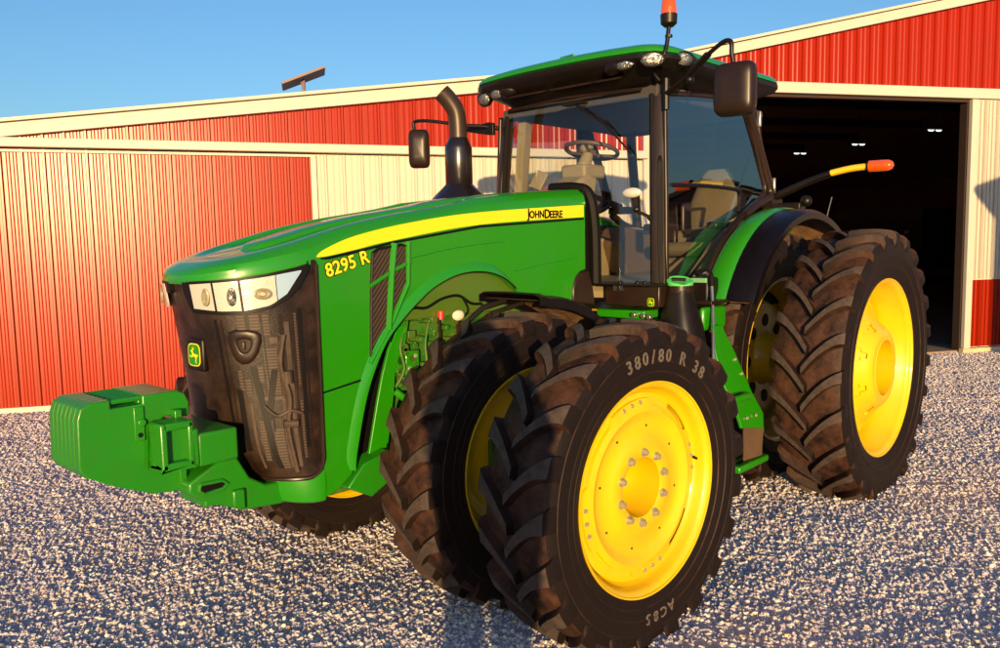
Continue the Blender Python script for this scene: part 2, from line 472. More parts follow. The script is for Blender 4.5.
# ------------------------------------------------------------------ barn
BN = Vector((-0.53886641, -0.84239123, 0)); BT = Vector((0.84239123, -0.53886641, 0))
def BW(uu, ww, z): return BT*uu + BN*4.145 - BN*ww + Vector((0, 0, z))
barn = empty('barn', BN*4.145, math.atan2(BT.y, BT.x))
tag(barn, 'long red and cream steel sided barn with a dark open doorway behind the tractor', 'barn')
def roof_z(uu):
    return interp([(-26, 4.0), (-12, 6.63), (-0.99, 4.20), (14.0, 2.50)], uu)
PER = 0.2286
PROF = [(0, 0), (0.012, 0.026), (0.034, 0.026), (0.046, 0), (0.074, 0), (0.088, 0.0055), (0.106, 0.0055), (0.122, 0), (0.146, 0), (0.160, 0.0055), (0.178, 0.0055), (0.194, 0)]
def sheet(name, u0, u1, zb, zt, w0, m, depth=0.03):
    bm = BM(); us = []
    k = math.floor(u0/PER)
    while k*PER < u1:
        for (o_, h) in PROF:
            uu = k*PER+o_
            if u0 < uu < u1: us.append((uu, h))
        k += 1
    us = [(u0, us[0][1])]+us+[(u1, us[-1][1])]
    zf = zt if callable(zt) else (lambda x: zt)
    zbf = zb if callable(zb) else (lambda x: zb)
    grid(bm, [[(uu, w0+h, zbf(uu)+(zf(uu)-zbf(uu))*k/6.0) for uu, h in us] for k in range(7)])
    grid(bm, [[(uu, w0-depth, zbf(uu)) for uu, h in us], [(uu, w0-depth, zf(uu)) for uu, h in us]])
    k = math.ceil(u0/PER)
    while k*PER+.08 < u1:
        for zz in (.30, 1.42, 2.55, 3.7, 4.8):
            uu = k*PER+.060
            if zbf(uu)+.1 < zz < zf(uu)-.1: box(bm, (uu-.006, w0-.002, zz-.006), (uu+.006, w0+.006, zz+.006))
        k += 1
    ob = obj(name, bm, m, barn, smooth=0)
    return ob
UL, UR = 13.0, -26.0
def trim_z(uu): return 3.10+0.011*uu+0.01
sheet('wall', -1.62, UL, lambda x: trim_z(x)-0.02, lambda x: roof_z(x)-0.05, 0.0, M['barn_red'])
sheet('wall', UR, -1.62, 3.97, lambda x: roof_z(x)-0.03, 0.0, M['barn_red'])
sheet('wall', 2.95, UL, 0.0, lambda x: trim_z(x)-0.09, 0.0, M['barn_red'])
sheet('wall', -1.60, 2.95, 0.0, lambda x: trim_z(x)-0.09, 0.0, M['barn_white'])
sheet('wall', UR, -10.9, 0.0, 4.0, 0.0, M['barn_white'])
# big door leaf slid behind: cream leaf, red kick panel
bm = BM(); box(bm, (-9.9, 0.075, 0.10), (-7.07, 0.105, 3.95))
dl = obj('sliding_door', bm, M['barn_white'], barn, smooth=0)
s_ = sheet('cream_panel', -9.9, -7.11, 1.19, 3.94, 0.108, M['barn_white'], 0.0); s_.parent = dl
s_ = sheet('red_panel', -9.9, -7.11, 0.11, 1.17, 0.108, M['barn_red'], 0.0); s_.parent = dl
for x_ in (-7.12, -9.98):
    bm = BM(); box(bm, (x_, 0.06, 0.09), (x_+.12, 0.135, 3.95)); s_ = obj('door_edge', bm, M['barn_trim'], dl, bevel=0.006)
bm = BM(); box(bm, (-9.98, 0.05, 0.0), (-6.98, 0.14, 0.088))
s_ = obj('bottom_rail', bm, M['sill_board'], dl, bevel=0.004)
# left red sliding leaf (closed) frame edges
bm = BM()
prism(bm, [(2.92, trim_z(2.9)-0.125), (UL, trim_z(UL)-0.125), (UL, trim_z(UL)-0.095), (2.92, trim_z(2.9)-0.095)], 1, 0.0, 0.045)
obj('door_top_rail', bm, M['barn_trim'], barn, smooth=0)
bm = BM(); box(bm, (2.88, 0, 0.09), (2.95, 0.05, trim_z(2.9)-0.10))
obj('door_edge', bm, M['barn_trim'], barn, bevel=0.005)
# track cover
bm = BM()
prism(bm, [(-1.6, trim_z(-1.6)-0.075), (UL, trim_z(UL)-0.075), (UL, trim_z(UL)+0.03), (-1.6, trim_z(-1.6)+0.03)], 1, 0.0, 0.13)
obj('track_cover', bm, M['barn_trim'], barn, smooth=0, bevel=0.01)
# header above the doorway
bm = BM(); box(bm, (UR, 0.0, 3.96), (-1.5, 0.15, 4.115))
obj('door_header', bm, M['barn_trim'], barn, smooth=0, bevel=0.01)
bm = BM(); box(bm, (-7.1, -0.08, 3.915), (-1.6, 0.06, 3.957))
obj('header_track', bm, M['jamb_wood'], barn, smooth=0)
# jambs
bm = BM(); box(bm, (-1.72, 0.0, 0.0), (-1.56, 0.06, 4.0))
obj('door_jamb', bm, M['barn_trim'], barn, bevel=0.005)
bm = BM(); box(bm, (-7.12, -0.10, 0.0), (-6.985, 0.045, 3.95)); obj('door_jamb', bm, M['jamb_wood'], barn, bevel=0.004)
bm = BM(); box(bm, (-1.72, -0.16, 0.0), (-1.60, -0.005, 3.95)); obj('door_jamb', bm, M['jamb_wood'], barn, bevel=0.004)
# fascia boards along the rakes and the roof sheets
def rake(u0, u1, th, w1, nm, mt_):
    bm = BM()
    prism(bm, [(u0, roof_z(u0)-th), (u1, roof_z(u1)-th), (u1, roof_z(u1)), (u0, roof_z(u0))], 1, 0.0, w1)
    return obj(nm, bm, mt_, barn, smooth=0, bevel=0.006)
rake(-0.99, UL, 0.15, 0.10, 'fascia', M['barn_trim'])
rake(-12, -0.99, 0.14, 0.10, 'fascia', M['barn_trim'])
rake(UR, -12, 0.14, 0.10, 'fascia', M['barn_trim'])
bm = BM()
us = [UR, -12, -0.99, 14.0]
grid(bm, [[(x, 0.14, roof_z(x)+0.012) for x in us], [(x, -32, roof_z(x)+0.012) for x in us]])
grid(bm, [[(x, 0.14, roof_z(x)+0.05) for x in us], [(x, -32, roof_z(x)+0.05) for x in us]])
grid(bm, [[(x, 0.14, roof_z(x)+0.012) for x in us], [(x, 0.14, roof_z(x)+0.05) for x in us]])
obj('roof', bm, M['barn_trim'], barn, smooth=0)
# baseboard
bm = BM(); box(bm, (-1.60, 0.0, 0.0), (UL, 0.055, 0.085))
obj('base_board', bm, M['barn_trim'], barn, bevel=0.004)
# interior shell
bm = BM()
box(bm, (-24, -30.1, 0), (-1.0, -30, 3.9)); box(bm, (-1.1, -30, 0), (-1.0, -0.2, 4.05)); box(bm, (-24.1, -30, 0), (-24, -0.2, 4.31)); prism(bm, [(-24, 3.8), (-1, 3.8), (-1.0, roof_z(-1)-.13), (-12, roof_z(-12)-.13), (-24, roof_z(-24)-.13)], 1, -30.1, -30.0); prism(bm, [(-24, 3.97), (-1, 3.97), (-1.0, roof_z(-1)-.13), (-12, roof_z(-12)-.13), (-24, roof_z(-24)-.13)], 1, -.3, -.2)
prism(bm, [(-24, roof_z(-24)-.13), (-12, roof_z(-12)-.13), (-1.0, roof_z(-1)-.13), (-1.0, roof_z(-1)-.08), (-12, roof_z(-12)-.08), (-24, roof_z(-24)-.08)], 1, -30, -.2)
box(bm, (-24, -0.3, 0), (-7.2, -0.2, 4.6)); 
obj('interior_lining', bm, M['barn_dark'], barn, smooth=0)
bm = BM()
for uu in (-1.4, -4.2, -7.0, -9.8, -12.6, -15.4, -18.2):
    box(bm, (uu-0.15, -29.9, 0), (uu+0.15, -29.6, 4.0))
for z in (0.7, 1.5, 2.3, 3.1, 3.9): box(bm, (-24, -29.99, z), (-1.1, -29.9, z+0.14))
for ww in range(-29, -1, 3): box(bm, (-16, ww-0.1, 5.2), (-8.1, ww+0.1, 5.4))
obj('post_frame', bm, M['barn_post'], barn, smooth=0)
bm = BM(); box(bm, (-24, -30, 0.0), (-1.1, -0.9, 0.03))
obj('barn_floor', bm, M['barn_floor'], barn, smooth=0)
bm = BM(); box(bm, (-7.05, -0.9, 0.0), (-1.65, 0.02, 0.05))
obj('door_sill', bm, M['apron'], barn, smooth=0, bevel=0.01)

# lamps hanging in the barn
bar_lamps = [(-11.93, -6.0, 4.39, 'bright ceiling lamp inside the dark doorway, nearest the right door post'),
             (-11.45, -8.1, 4.30, 'middle one of the three ceiling lamps in the dark doorway'),
             (-11.01, -10.0, 4.27, 'faintest ceiling lamp in the doorway, nearest the tractor cab')]
for (uu, ww, z, lb) in bar_lamps:
    e_ = empty('ceiling_light', BW(uu, ww, z), math.atan2(BT.y, BT.x))
    tag(e_, lb, 'ceiling light', 'lamps hanging inside the barn')
    bm = BM(); box(bm, (-0.24, -0.08, 0.02), (0.24, 0.08, 0.06)); tube(bm, [(0, 0, 0.05), (0, 0, 6.2-z)], 0.006, 6)
    obj('fixture', bm, M['barn_post'], e_)
    for sx in (-0.11, 0.11):
        bm = BM(); tube(bm, [(sx-0.085, 0, 0), (sx-0.05, 0, -0.012), (sx+0.05, 0, -0.012), (sx+0.085, 0, 0)], [0.008, 0.018, 0.018, 0.008], 10)
        obj('bulb', bm, M['lamp'], e_)

# solar panel on the roof
sp_ = empty('solar_panel', BW(2.98, -0.35, roof_z(2.98)), math.atan2(BT.y, BT.x))
tag(sp_, 'small tilted solar panel on a short pole above the barn roof', 'solar panel')
bm = BM(); tube(bm, [(0, 0, -0.1), (0, 0, 0.28)], 0.022, 8); box(bm, (-0.05, -0.04, 0.0), (0.05, 0.04, 0.14)); tube(bm, [(0, 0, 0.16), (0.04, 0, 0.28)], 0.012, 6)
obj('pole', bm, M['panelback'], sp_)
bm = BM(); box(bm, (-0.29, -0.18, -0.014), (0.29, 0.18, 0.014), Matrix.Rotation(R(0), 3, 'X'))
obj('panel', bm, M['panelback'], sp_, loc=(0.0, 0, 0.30), rot=(R(4), R(22), 0))

# ------------------------------------------------------------------ tractor
tractor = empty('tractor', (0, 0, 0))
tag(tractor, 'large green tractor with yellow wheels, paired tyres and a glass cab on the gravel', 'tractor')
T = tractor
# ---- wheels
def tyre_mesh(prof, lugpath, nl, sweep, wtop, name, seed=0):
    bm = BM()
    full = [(y, rr) for (y, rr) in prof]
    half = full[1:]
    allp = [(-y, rr) for (y, rr) in reversed(half)]+full
    # inner lining closes the casing behind the rim
    y_end, r_end = allp[-1]
    lathe(bm, allp, 'Y', 96)
    # lugs
    def rcar(y):
        return interp([(yy, rr) for yy, rr in prof if True], abs(y)) if abs(y) < prof[4][0] else None
    rnd = random.Random(seed)
    L = len(lugpath)
    dist = [0]
    for (a, b) in zip(lugpath, lugpath[1:]): dist.append(dist[-1]+math.hypot(a[0][0]-b[0][0], a[0][1]-b[0][1]))
    tot = dist[-1]
    for side in (-1, 1):
        for k in range(nl):
            f0 = 2*PI*(k+(0.5 if side > 0 else 0))/nl
            jit = rnd.uniform(-0.003, 0.003)
            rows = []
            for i, (top, base, wt) in enumerate(lugpath):
                s = dist[i]/tot
                ph = f0+jit+sweep*(1-(1-min(1.0, s*1.25))**1.7)
                ht, wb = wt*.58, wt*.58+0.014
                ring = []
                (yt, rt), (yb, rb) = top, base
                for (yy, rr, hw) in ((yb, rb, -wb), (yt, rt, -ht), (yt, rt, -ht*0.5), (yt, rt, ht*0.5), (yt, rt, ht), (yb, rb, wb)):
                    rmid = rt
                    a = ph+hw/rmid
                    ring.append((rr*math.cos(a), side*yy, rr*math.sin(a)))
                rows.append(ring)
            n0 = len(bm.faces)
            vr = grid(bm, rows)
            bm.faces.new(vr[0]); bm.faces.new(vr[-1][::-1])
            bm.verts.index_update()
            for i in range(6):
                for kk in (1, 2, 3):
                    f_ = None
                    e_ = bm.edges.get((vr[i][kk], vr[i+1][kk])); e2 = bm.edges.get((vr[i][kk+1], vr[i+1][kk+1]))
                    for f_ in e_.link_faces:
                        if f_ in e2.link_faces: f_.material_index = 1
    bm.faces.ensure_lookup_table()
    bmesh.ops.recalc_face_normals(bm, faces=bm.faces)
    me = bpy.data.meshes.new(name)
    lim = R(30)
    for f in bm.faces: f.smooth = True
    for e in bm.edges:
        if len(e.link_faces) == 2 and e.calc_face_angle(0) > lim: e.smooth = False
    bm.to_mesh(me); bm.free(); me.materials.append(M['tyre']); me.materials.append(M['lug_top'])
    return me
fprof = [(0, .742), (.10, .741), (.15, .735), (.176, .722), (.186, .700), (.191, .672), (.1945, .669), (.1945, .665), (.192, .662), (.193, .64), (.192, .608), (.1935, .606), (.1935, .602), (.189, .598), (.184, .575), (.179, .560), (.181, .558), (.181, .553), (.176, .550), (.172, .535), (.165, .512), (.150, .500)]
flug = [((-.012, .786), (-.012, .735), .040), ((.03, .786), (.03, .735), .042), ((.07, .785), (.07, .735), .046), ((.11, .783), (.11, .732), .052),
        ((.15, .779), (.15, .728), .060), ((.178, .772), (.172, .716), .070), ((.194, .760), (.180, .70), .080), ((.200, .735), (.184, .69), .084), ((.200, .705), (.186, .675), .080), ((.196, .682), (.186, .662), .072)]
rprof = [(0, .972), (.13, .970), (.19, .962), (.222, .945), (.236, .915), (.243, .87), (.242, .835), (.2455, .832), (.2455, .826), (.241, .823), (.232, .76), (.2335, .757), (.2335, .751), (.229, .748), (.217, .70), (.206, .668), (.188, .655)]
rlug = [((-.014, 1.022), (-.014, .965), .040), ((.04, 1.022), (.04, .965), .042), ((.09, 1.021), (.09, .965), .044), ((.14, 1.018), (.14, .96), .048),
        ((.19, 1.012), (.19, .95), .054), ((.222, 1.003), (.217, .94), .060), ((.243, .985), (.228, .92), .066), ((.250, .955), (.232, .90), .068), ((.250, .925), (.236, .88), .064), ((.246, .90), (.238, .87), .056)]
ft_me = tyre_mesh(fprof, flug, 21, 0.225, .05, 'tyre', 1)
rt_me = tyre_mesh(rprof, rlug, 24, 0.235, .05, 'tyre', 2)

def ring_text(s, rad, ang0, step, size, y, upright=True):
    bm = BM()
    for i, ch in enumerate(s):
        if ch == ' ': continue
        a = ang0 - (i-(len(s)-1)/2.0)*step  # clockwise as seen from +y?
        # seen from +y side: right is -x, up z.  a measured from up toward viewer-left(+x)
        pos = Vector((rad*math.sin(a), y, rad*math.cos(a)))
        up = Vector((math.sin(a), 0, math.cos(a))); right = Vector((-math.cos(a), 0, math.sin(a)))
        nrm = Vector((0, 1, 0))
        mt = Matrix((right, up, nrm)).transposed().to_4x4(); mt.translation = pos
        add_text(bm, ch, size, mt, off=0.0012, ext=0.003, res=2)
    return bm

def front_wheel_disc():
    # outer face side = +y. flange at y=.165
    bm = BM()
    lathe(bm, [(.150, .496), (.168, .500), (.170, .507), (.165, .508), (.160, .500), (.150, .482), (.135, .474), (.105, .470), (.085, .458), (.070, .440), (.02, .434), (-.02, .434),
               (-.09, .445), (-.135, .474), (-.150, .482), (-.160, .500), (-.165, .508), (-.170, .507), (-.168, .500), (-.150, .496)], 'Y', 96)
    # inside return so the barrel is not paper thin
    lathe(bm, [(.145, .490), (.08, .470), (-.08, .470), (-.145, .490)], 'Y', 64)
    return bm
def front_disc():
    bm = BM(); seg = 144
    def edge_r(a):
        # four lobes bolted to the rim ring with shallow scallops between them
        c = math.cos(4*a+0.75)
        t = max(0.0, min(1.0, (c+0.10)/0.35)); t = t*t*(3-2*t)
        return 0.392+0.030*t
    prof = [(.112, .142), (.118, .150), (.118, .205), (.110, .225), (.098, .250), (.094, .300), (.100, .330), (.116, .348), (.122, .362), (.118, .375)]
    rows = []
    for (h, rr) in prof:
        rows.append([(rr*math.cos(2*PI*k/seg), h, rr*math.sin(2*PI*k/seg)) for k in range(seg)])
    for h_, off in ((.112, 0), (.098, 0.0)):
        rows.append([((edge_r(2*PI*k/seg))*math.cos(2*PI*k/seg), h_, (edge_r(2*PI*k/seg))*math.sin(2*PI*k/seg)) for k in range(seg)])
    rows.append([(.370*math.cos(2*PI*k/seg), .090, .370*math.sin(2*PI*k/seg)) for k in range(seg)])
    grid(bm, rows, close=True)
    # flat ring welded to the barrel, behind the disc edge, with two long slots
    rows = []
    for h_, rr in ((.096, .372), (.096, .405), (.096, .428), (.090, .446), (.060, .446)):
        rows.append([(rr*math.cos(2*PI*k/seg), h_, rr*math.sin(2*PI*k/seg)) for k in range(seg)])
    vr = [[bm.verts.new(p) for p in r_] for r_ in rows]
    for i, (a_, b_) in enumerate(zip(vr, vr[1:])):
        for k in range(seg):
            dg = 360*k/seg
            if i == 1 and (121 < dg < 149 or 206 < dg < 236): continue
            bm.faces.new((a_[k], a_[(k+1) % seg], b_[(k+1) % seg], b_[k]))
    bmesh.ops.recalc_face_normals(bm, faces=bm.faces)
    return bm
def hub_bore(r0, y0, y1):
    bm = BM(); lathe(bm, [(y0, r0+.012), (y0, r0), (y1, r0*0.98), (y1, 0.02)], 'Y', 48); return bm
def nut_mesh(rn, h):
    bm = BM(); bmesh.ops.create_cone(bm, cap_ends=True, segments=6, radius1=rn, radius2=rn*0.96, depth=h, matrix=Matrix.Rotation(-PI/2, 4, 'X'))
    bmesh.ops.create_cone(bm, cap_ends=True, segments=16, radius1=rn*1.45, radius2=rn*1.4, depth=h*0.3, matrix=Matrix.Translation((0, -h*0.45, 0)) @ Matrix.Rotation(-PI/2, 4, 'X'))
    bmesh.ops.create_cone(bm, cap_ends=True, segments=12, radius1=rn*0.55, radius2=rn*0.5, depth=h*0.7, matrix=Matrix.Translation((0, h*0.32, 0)) @ Matrix.Rotation(-PI/2, 4, 'X'))
    return bm
_tmp = obj('wheel_nut', nut_mesh(.0155, .024), M['steel']); nut_me = _tmp.data; bpy.data.objects.remove(_tmp)
_tmp = obj('bolt', nut_mesh(.009, .010), M['steel']); bolt_me = _tmp.data; bpy.data.objects.remove(_tmp)

def link(me, name, parent, loc=(0, 0, 0), rot=(0, 0, 0), mats=None):
    o = bpy.data.objects.new(name, me); COL.objects.link(o); o.parent = parent; o.location = loc; o.rotation_euler = rot
    return o
def front_wheel(loc, rz, rim_only=None, spin=0.0, outer=True, mirror=False, full=True):
    wb = obj('front_wheel', front_wheel_disc(), M['yellow'], T, smooth=40)
    wb.location = loc; wb.rotation_euler = (0, 0, rz)
    if mirror: wb.scale = (1, -1, 1)
    link(ft_me, 'tyre', wb, rot=(0, spin, 0))
    dsc = obj('wheel_disc', front_disc(), M['yellow'], wb, smooth=40)
    if not outer: dsc.location = (0, -0.17, 0)
    dy = 0 if outer else -0.17
    bm = BM(); lathe(bm, [(.118, .152), (.112, .142), (-.10, .138), (-.10, .02)], 'Y', 48)
    obj('hub', bm, M['yellow'], wb, smooth=40).location = (0, dy, 0)
    if full:
        if outer:
            for k in range(10):
                a = 2*PI*(k+0.5)/10+0.05
                link(nut_me, 'wheel_nut', wb, (.1675*math.cos(a), .127, .1675*math.sin(a)), (0, -a, 0))
        # rim ring bolts
        for q in range(4):
            for j in (-1.0, 0, 1.0):
                a = (2*PI*q-0.75)/4 + j*0.15
                link(bolt_me, 'rim_bolt', wb, (.405*math.cos(a), .117+dy, .405*math.sin(a)), (0, -a, 0))
        if outer:
            for k in range(8):
                a = 2*PI*(k+.25)/8; bm = BM()
                bmesh.ops.create_cone(bm, cap_ends=True, segments=12, radius1=.006, radius2=.006, depth=.004, matrix=Matrix.Translation((.29*math.cos(a), .0955, .29*math.sin(a))) @ Matrix.Rotation(-PI/2, 4, 'X'))
                obj('disc_hole', bm, M['jamb_wood'], wb)
            bm = BM(); tube(bm, [(.455*math.cos(-0.12+PI), .080, .455*math.sin(-0.12+PI)), (.44*math.cos(-0.12+PI), .125, .45*math.sin(-0.12+PI))], .007, 8)
            obj('valve_stem', bm, M['decal_black'], wb)
            for t_ in ('380/80     ', '       R   ', '         38'): obj('size_lettering', ring_text(t_, .625, R(-9), R(5.4), .086, .1928), M['letter'], wb, smooth=0)
            obj('tread_lettering', ring_text('AC85', .600, R(183), R(5.8), .072, .1905), M['letter'], wb, smooth=0)
    return wb
ST = R(-4)
axv = Vector((-math.sin(ST), math.cos(ST), 0))
KP = Vector((3.05, .79, .75))
front_wheel(KP+axv*.735, ST, spin=0.03)
front_wheel(KP+axv*.005, ST, spin=0.11, outer=False)
KR = Vector((3.05, -.79, .75))
front_wheel(KR-axv*.005, ST, spin=0.2, outer=False, mirror=True, full=False)
front_wheel(KR-axv*.735, ST, spin=0.07, mirror=True, full=False)

def rear_rim():
    bm = BM()
    lathe(bm, [(.185, .640), (.203, .650), (.205, .659), (.200, .660), (.195, .648), (.185, .628), (.165, .618), (.140, .614), (.125, .600), (.105, .596), (.085, .578), (.060, .572), (.030, .555), (.0, .550), (-.04, .548),
               (-.12, .56), (-.165, .615), (-.185, .628), (-.195, .648), (-.200, .660), (-.205, .659), (-.203, .650), (-.185, .640)], 'Y', 96)
    return bm
def rear_disc():
    bm = BM()
    seg = 96
    prof = [(-.02, .552), (-.02, .50), (-.01, .47), (.03, .44), (.0, .40), (-.01, .20)]
    lathe(bm, prof, 'Y', seg)
    # spider: 8 arms with oval windows between hub flange and disc
    return bm
def rear_spider():
    bm = BM(); N_ = 8; seg = N_*12
    def ring(rr, h): return [(rr*math.cos(2*PI*k/seg), h, rr*math.sin(2*PI*k/seg)) for k in range(seg)]
    rows = [ring(.205, .195), ring(.235, .198), ring(.275, .190), ring(.300, .165), ring(.335, .13), ring(.365, .10), ring(.41, .06), ring(.47, .03)]
    vr = [[bm.verts.new(p) for p in r_] for r_ in rows]
    for i, (a, b) in enumerate(zip(vr, vr[1:])):
        for k in range(seg):
            if i in (3, 4) and (k % 12) in ((5, 6) if i == 3 else (4, 5, 6, 7)): continue
            bm.faces.new((a[k], a[(k+1) % seg], b[(k+1) % seg], b[k]))
    bk = [ring(.295, .155), ring(.37, .080), ring(.42, .035)]
    grid(bm, bk, close=True)
    bmesh.ops.recalc_face_normals(bm, faces=bm.faces)
    return bm
def rear_wheel(y, spin, mirror=False, outer=True, full=True):
    wb = obj('rear_wheel', rear_rim(), M['yellow'], T, smooth=40)
    wb.location = (0, y, .93)
    if mirror: wb.scale = (1, -1, 1)
    link(rt_me, 'tyre', wb, rot=(0, spin, 0))
    dsc = obj('wheel_disc', rear_disc(), M['yellow'], wb, smooth=50)
    if outer:
        o_ = obj('wheel_spider', rear_spider(), M['yellow'], wb, smooth=40)
        md = o_.modifiers.new('s', 'SOLIDIFY'); md.thickness = 0.022; md.offset = -1
        bm = BM(); lathe(bm, [(.195, .212), (.200, .205), (-.15, .198), (-.15, .02)], 'Y', 48)
        obj('hub', bm, M['yellow'], wb, smooth=40)
    else:
        bm = BM(); lathe(bm, [(.03, .442), (.04, .40), (.03, .22), (.05, .20), (.16, .19), (.16, .02)], 'Y', 64)
        h_ = obj('hub', bm, M['yellow'], wb, smooth=40)
        for k in range(8):
            a = 2*PI*k/8
            bm = BM(); bmesh.ops.create_cone(bm, cap_ends=True, segments=20, radius1=.05, radius2=.05, depth=.01, matrix=Matrix.Rotation(-PI/2, 4, 'X'))
            obj('disc_window', bm, M['decal_black'], wb).location = (.31*math.cos(a), .038, .31*math.sin(a))
    return wb
rear_wheel(1.53, .04)
rear_wheel(.765, .10, outer=False)
rear_wheel(-.765, .05, mirror=True, outer=False, full=False)
rear_wheel(-1.53, .0, mirror=True, full=False)
# axles
bm = BM(); tube(bm, [(0, -1.6, .93), (0, 1.45, .93)], .085, 20)
obj('rear_axle', bm, M['dusty_green'], T)
bm = BM(); box(bm, (2.9, -.75, .62), (3.2, .75, .86)); tube(bm, [(3.05, -.8, .75), (3.05, .8, .75)], .13, 20)
for s in (-1, 1): tube(bm, [(3.05, s*.60, .5), (3.05, s*.60, 1.02)], .09, 16)
obj('front_axle', bm, M['dusty_green'], T, bevel=0.01)

# ---- nose / grille surface
DZT = [(.66, .20), (.79, .235), (.84, .29), (.90, .33), (1.0, .36), (1.2, .385), (1.4, .415), (1.75, .470), (1.95, .475)]
def Dz(z): return interp(DZT, z)
def nose(a, z, off=0.0):
    s = abs(math.sin(a))**.769*(1 if a >= 0 else -1)
    x, y = 4.03+Dz(z)*math.cos(a), .42*s
    if off:
        e = 0.01
        s1 = abs(math.sin(a+e))**.769*(1 if a+e >= 0 else -1); s0 = abs(math.sin(a-e))**.769*(1 if a-e >= 0 else -1)
        tx, ty = Dz(z)*(math.cos(a+e)-math.cos(a-e)), .42*(s1-s0)
        l = math.hypot(tx, ty) or 1
        x += ty/l*off; y += -tx/l*off
    return (x, y, z)
def z_lip(x): return 1.745+(4.5-x)*.17 if x < 4.5 else 1.745
def nose_rows(a0, a1, zb, zt, na, nz, off=0.0):
    rows = []
    for i in range(na+1):
        a = R(a0+(a1-a0)*i/na); b_ = zb(a) if callable(zb) else zb
        x_, y_, _ = nose(a, 1.75)
        t_ = (zt(a, x_) if callable(zt) else zt)
        rows.append([nose(a, b_+(t_-b_)*k/nz, off) for k in range(nz+1)])
    return rows
def zb_g(a):
    d_ = abs(math.degrees(a))
    return .79+0.0*d_ + (0.05*max(0, (d_-70)/20)**2)
bm = BM(); grid(bm, nose_rows(-90, 90, zb_g, lambda a, x: z_lip(x)+.02, 72, 14))
bmesh.ops.recalc_face_normals(bm, faces=bm.faces)
grille = obj('grille', bm, M['mesh'], T, smooth=60)
# frame lines on grille: rim bead
bm = BM()
edge = [nose(R(89.5), z, .006) for z in (1.82, 1.6, 1.4, 1.2, 1.0, .88)]+[nose(R(a), zb_g(R(a))+.008, .006) for a in range(86, -91, -6)]
tube(bm, edge, .010, 8)
obj('grille_frame', bm, M['trimplastic'], grille)
# what shows through / on the grille: duct pod, ribs, panels
def nose_patch(name, poly, off, m, parent, thick=.012, n=18):
    # filled patch of (angle, z) polygon laid on the nose surface
    bm = BM()
    vs_ = [bm.verts.new((p[0]*0.01, 0, p[1])) for p in poly]
    f = bm.faces.new(vs_)
    bmesh.ops.triangulate(bm, faces=[f])
    bmesh.ops.subdivide_edges(bm, edges=bm.edges, cuts=3, use_grid_fill=True)
    for v in bm.verts:
        a = v.co.x*100; z = v.co.z
        v.co = Vector(nose(R(a), z, off))
    o = obj(name, bm, m, parent, smooth=50)
    if thick:
        md = o.modifiers.new('s', 'SOLIDIFY'); md.thickness = thick; md.offset = -1
    return o
def strip_patch(name, lo, hi, off, m, parent, n=24, thick=.01):
    # lo, hi: tables angle -> z
    bm = BM(); a0, a1 = lo[0][0], lo[-1][0]; rows = []
    for i in range(n+1):
        a = a0+(a1-a0)*i/n
        zl, zh = interp(lo, a), interp(hi, a)
        rows.append([nose(R(a), zl+(zh-zl)*k/4, off) for k in range(5)])
    grid(bm, rows)
    o = obj(name, bm, m, parent, smooth=60)
    if thick:
        md = o.modifiers.new('s', 'SOLIDIFY'); md.thickness = thick; md.offset = 0
    return o
# see-through inner core pieces, modelled as raised brown shapes behind the dark mesh
M['core'] = mat('radiator_core', (0.10, 0.065, 0.045), 0.6)
_t = M['core'].node_tree; _b = _t.nodes['Principled BSDF']; _tc = _t.nodes.new('ShaderNodeTexCoord'); _w = _t.nodes.new('ShaderNodeTexWave')
_w.bands_direction = 'Z'; _w.inputs['Scale'].default_value = 22; _t.links.new(_tc.outputs['Object'], _w.inputs[0])
_m = _t.nodes.new('ShaderNodeMixRGB'); _m.inputs[1].default_value = (.018, .010, .007, 1); _m.inputs[2].default_value = (.085, .052, .034, 1)
_t.links.new(_w.outputs['Fac'], _m.inputs[0]); _t.links.new(_m.outputs[0], _b.inputs['Base Color'])
for (a0, a1, z0, z1, mm) in ((38, 43, 1.52, 1.60, 'core'), (46, 52, 1.53, 1.60, 'core'), (54, 58, 1.50, 1.60, 'core'), (47, 50.5, 1.28, 1.36, 'core'), (52, 61, 1.22, 1.44, 'core'), (37, 41, 1.22, 1.30, 'core'), (53, 60, .86, 1.06, 'core'), (43, 47, .90, 1.10, 'core'),
                             (38, 40, .86, 1.18, 'radiator'), (64, 66, 1.30, 1.60, 'trimplastic'), (26.5, 27.5, .86, 1.58, 'trimplastic'), (33, 36, 1.24, 1.34, 'core'), (44, 46, 1.38, 1.60, 'darkplastic'), (53, 54, .86, 1.6, 'darkplastic'), (73.5, 75.5, .9, 1.18, 'core'), (73.5, 75, 1.25, 1.6, 'core'), (80, 81.5, .95, 1.62, 'trimplastic'), (57, 62, 1.46, 1.49, 'radiator'), (46, 62, 1.195, 1.21, 'radiator'), (62, 75, 1.40, 1.415, 'trimplastic'), (61, 63, .86, 1.20, 'radiator'), (67, 70, .86, 1.56, 'radiator'), (30, 34, .95, 1.25, 'darkplastic'), (71.5, 72.5, .9, 1.5, 'trimplastic'), (76, 79, .95, 1.62, 'darkplastic'), (22, 24, .86, 1.58, 'darkplastic')):
    strip_patch('grille_detail', [(a0, z0), (a1, z0)], [(a0, z1), (a1, z1)], .0025, M[mm], grille, n=4, thick=0)
bm = BM()
tube(bm, smoothpath([nose(R(64), .84, .012), nose(R(63), 1.05, .012), nose(R(66), 1.2, .012), nose(R(62), 1.36, .012), nose(R(66), 1.5, .01)], 5), .012, 8)
tube(bm, smoothpath([nose(R(48), 1.17, .012), nose(R(56), 1.12, .016), nose(R(66), 1.14, .016), nose(R(74), 1.12, .012)], 5), .008, 8)
tube(bm, [nose(R(60), 1.08, .014), nose(R(70), 1.075, .014)], .02, 10)
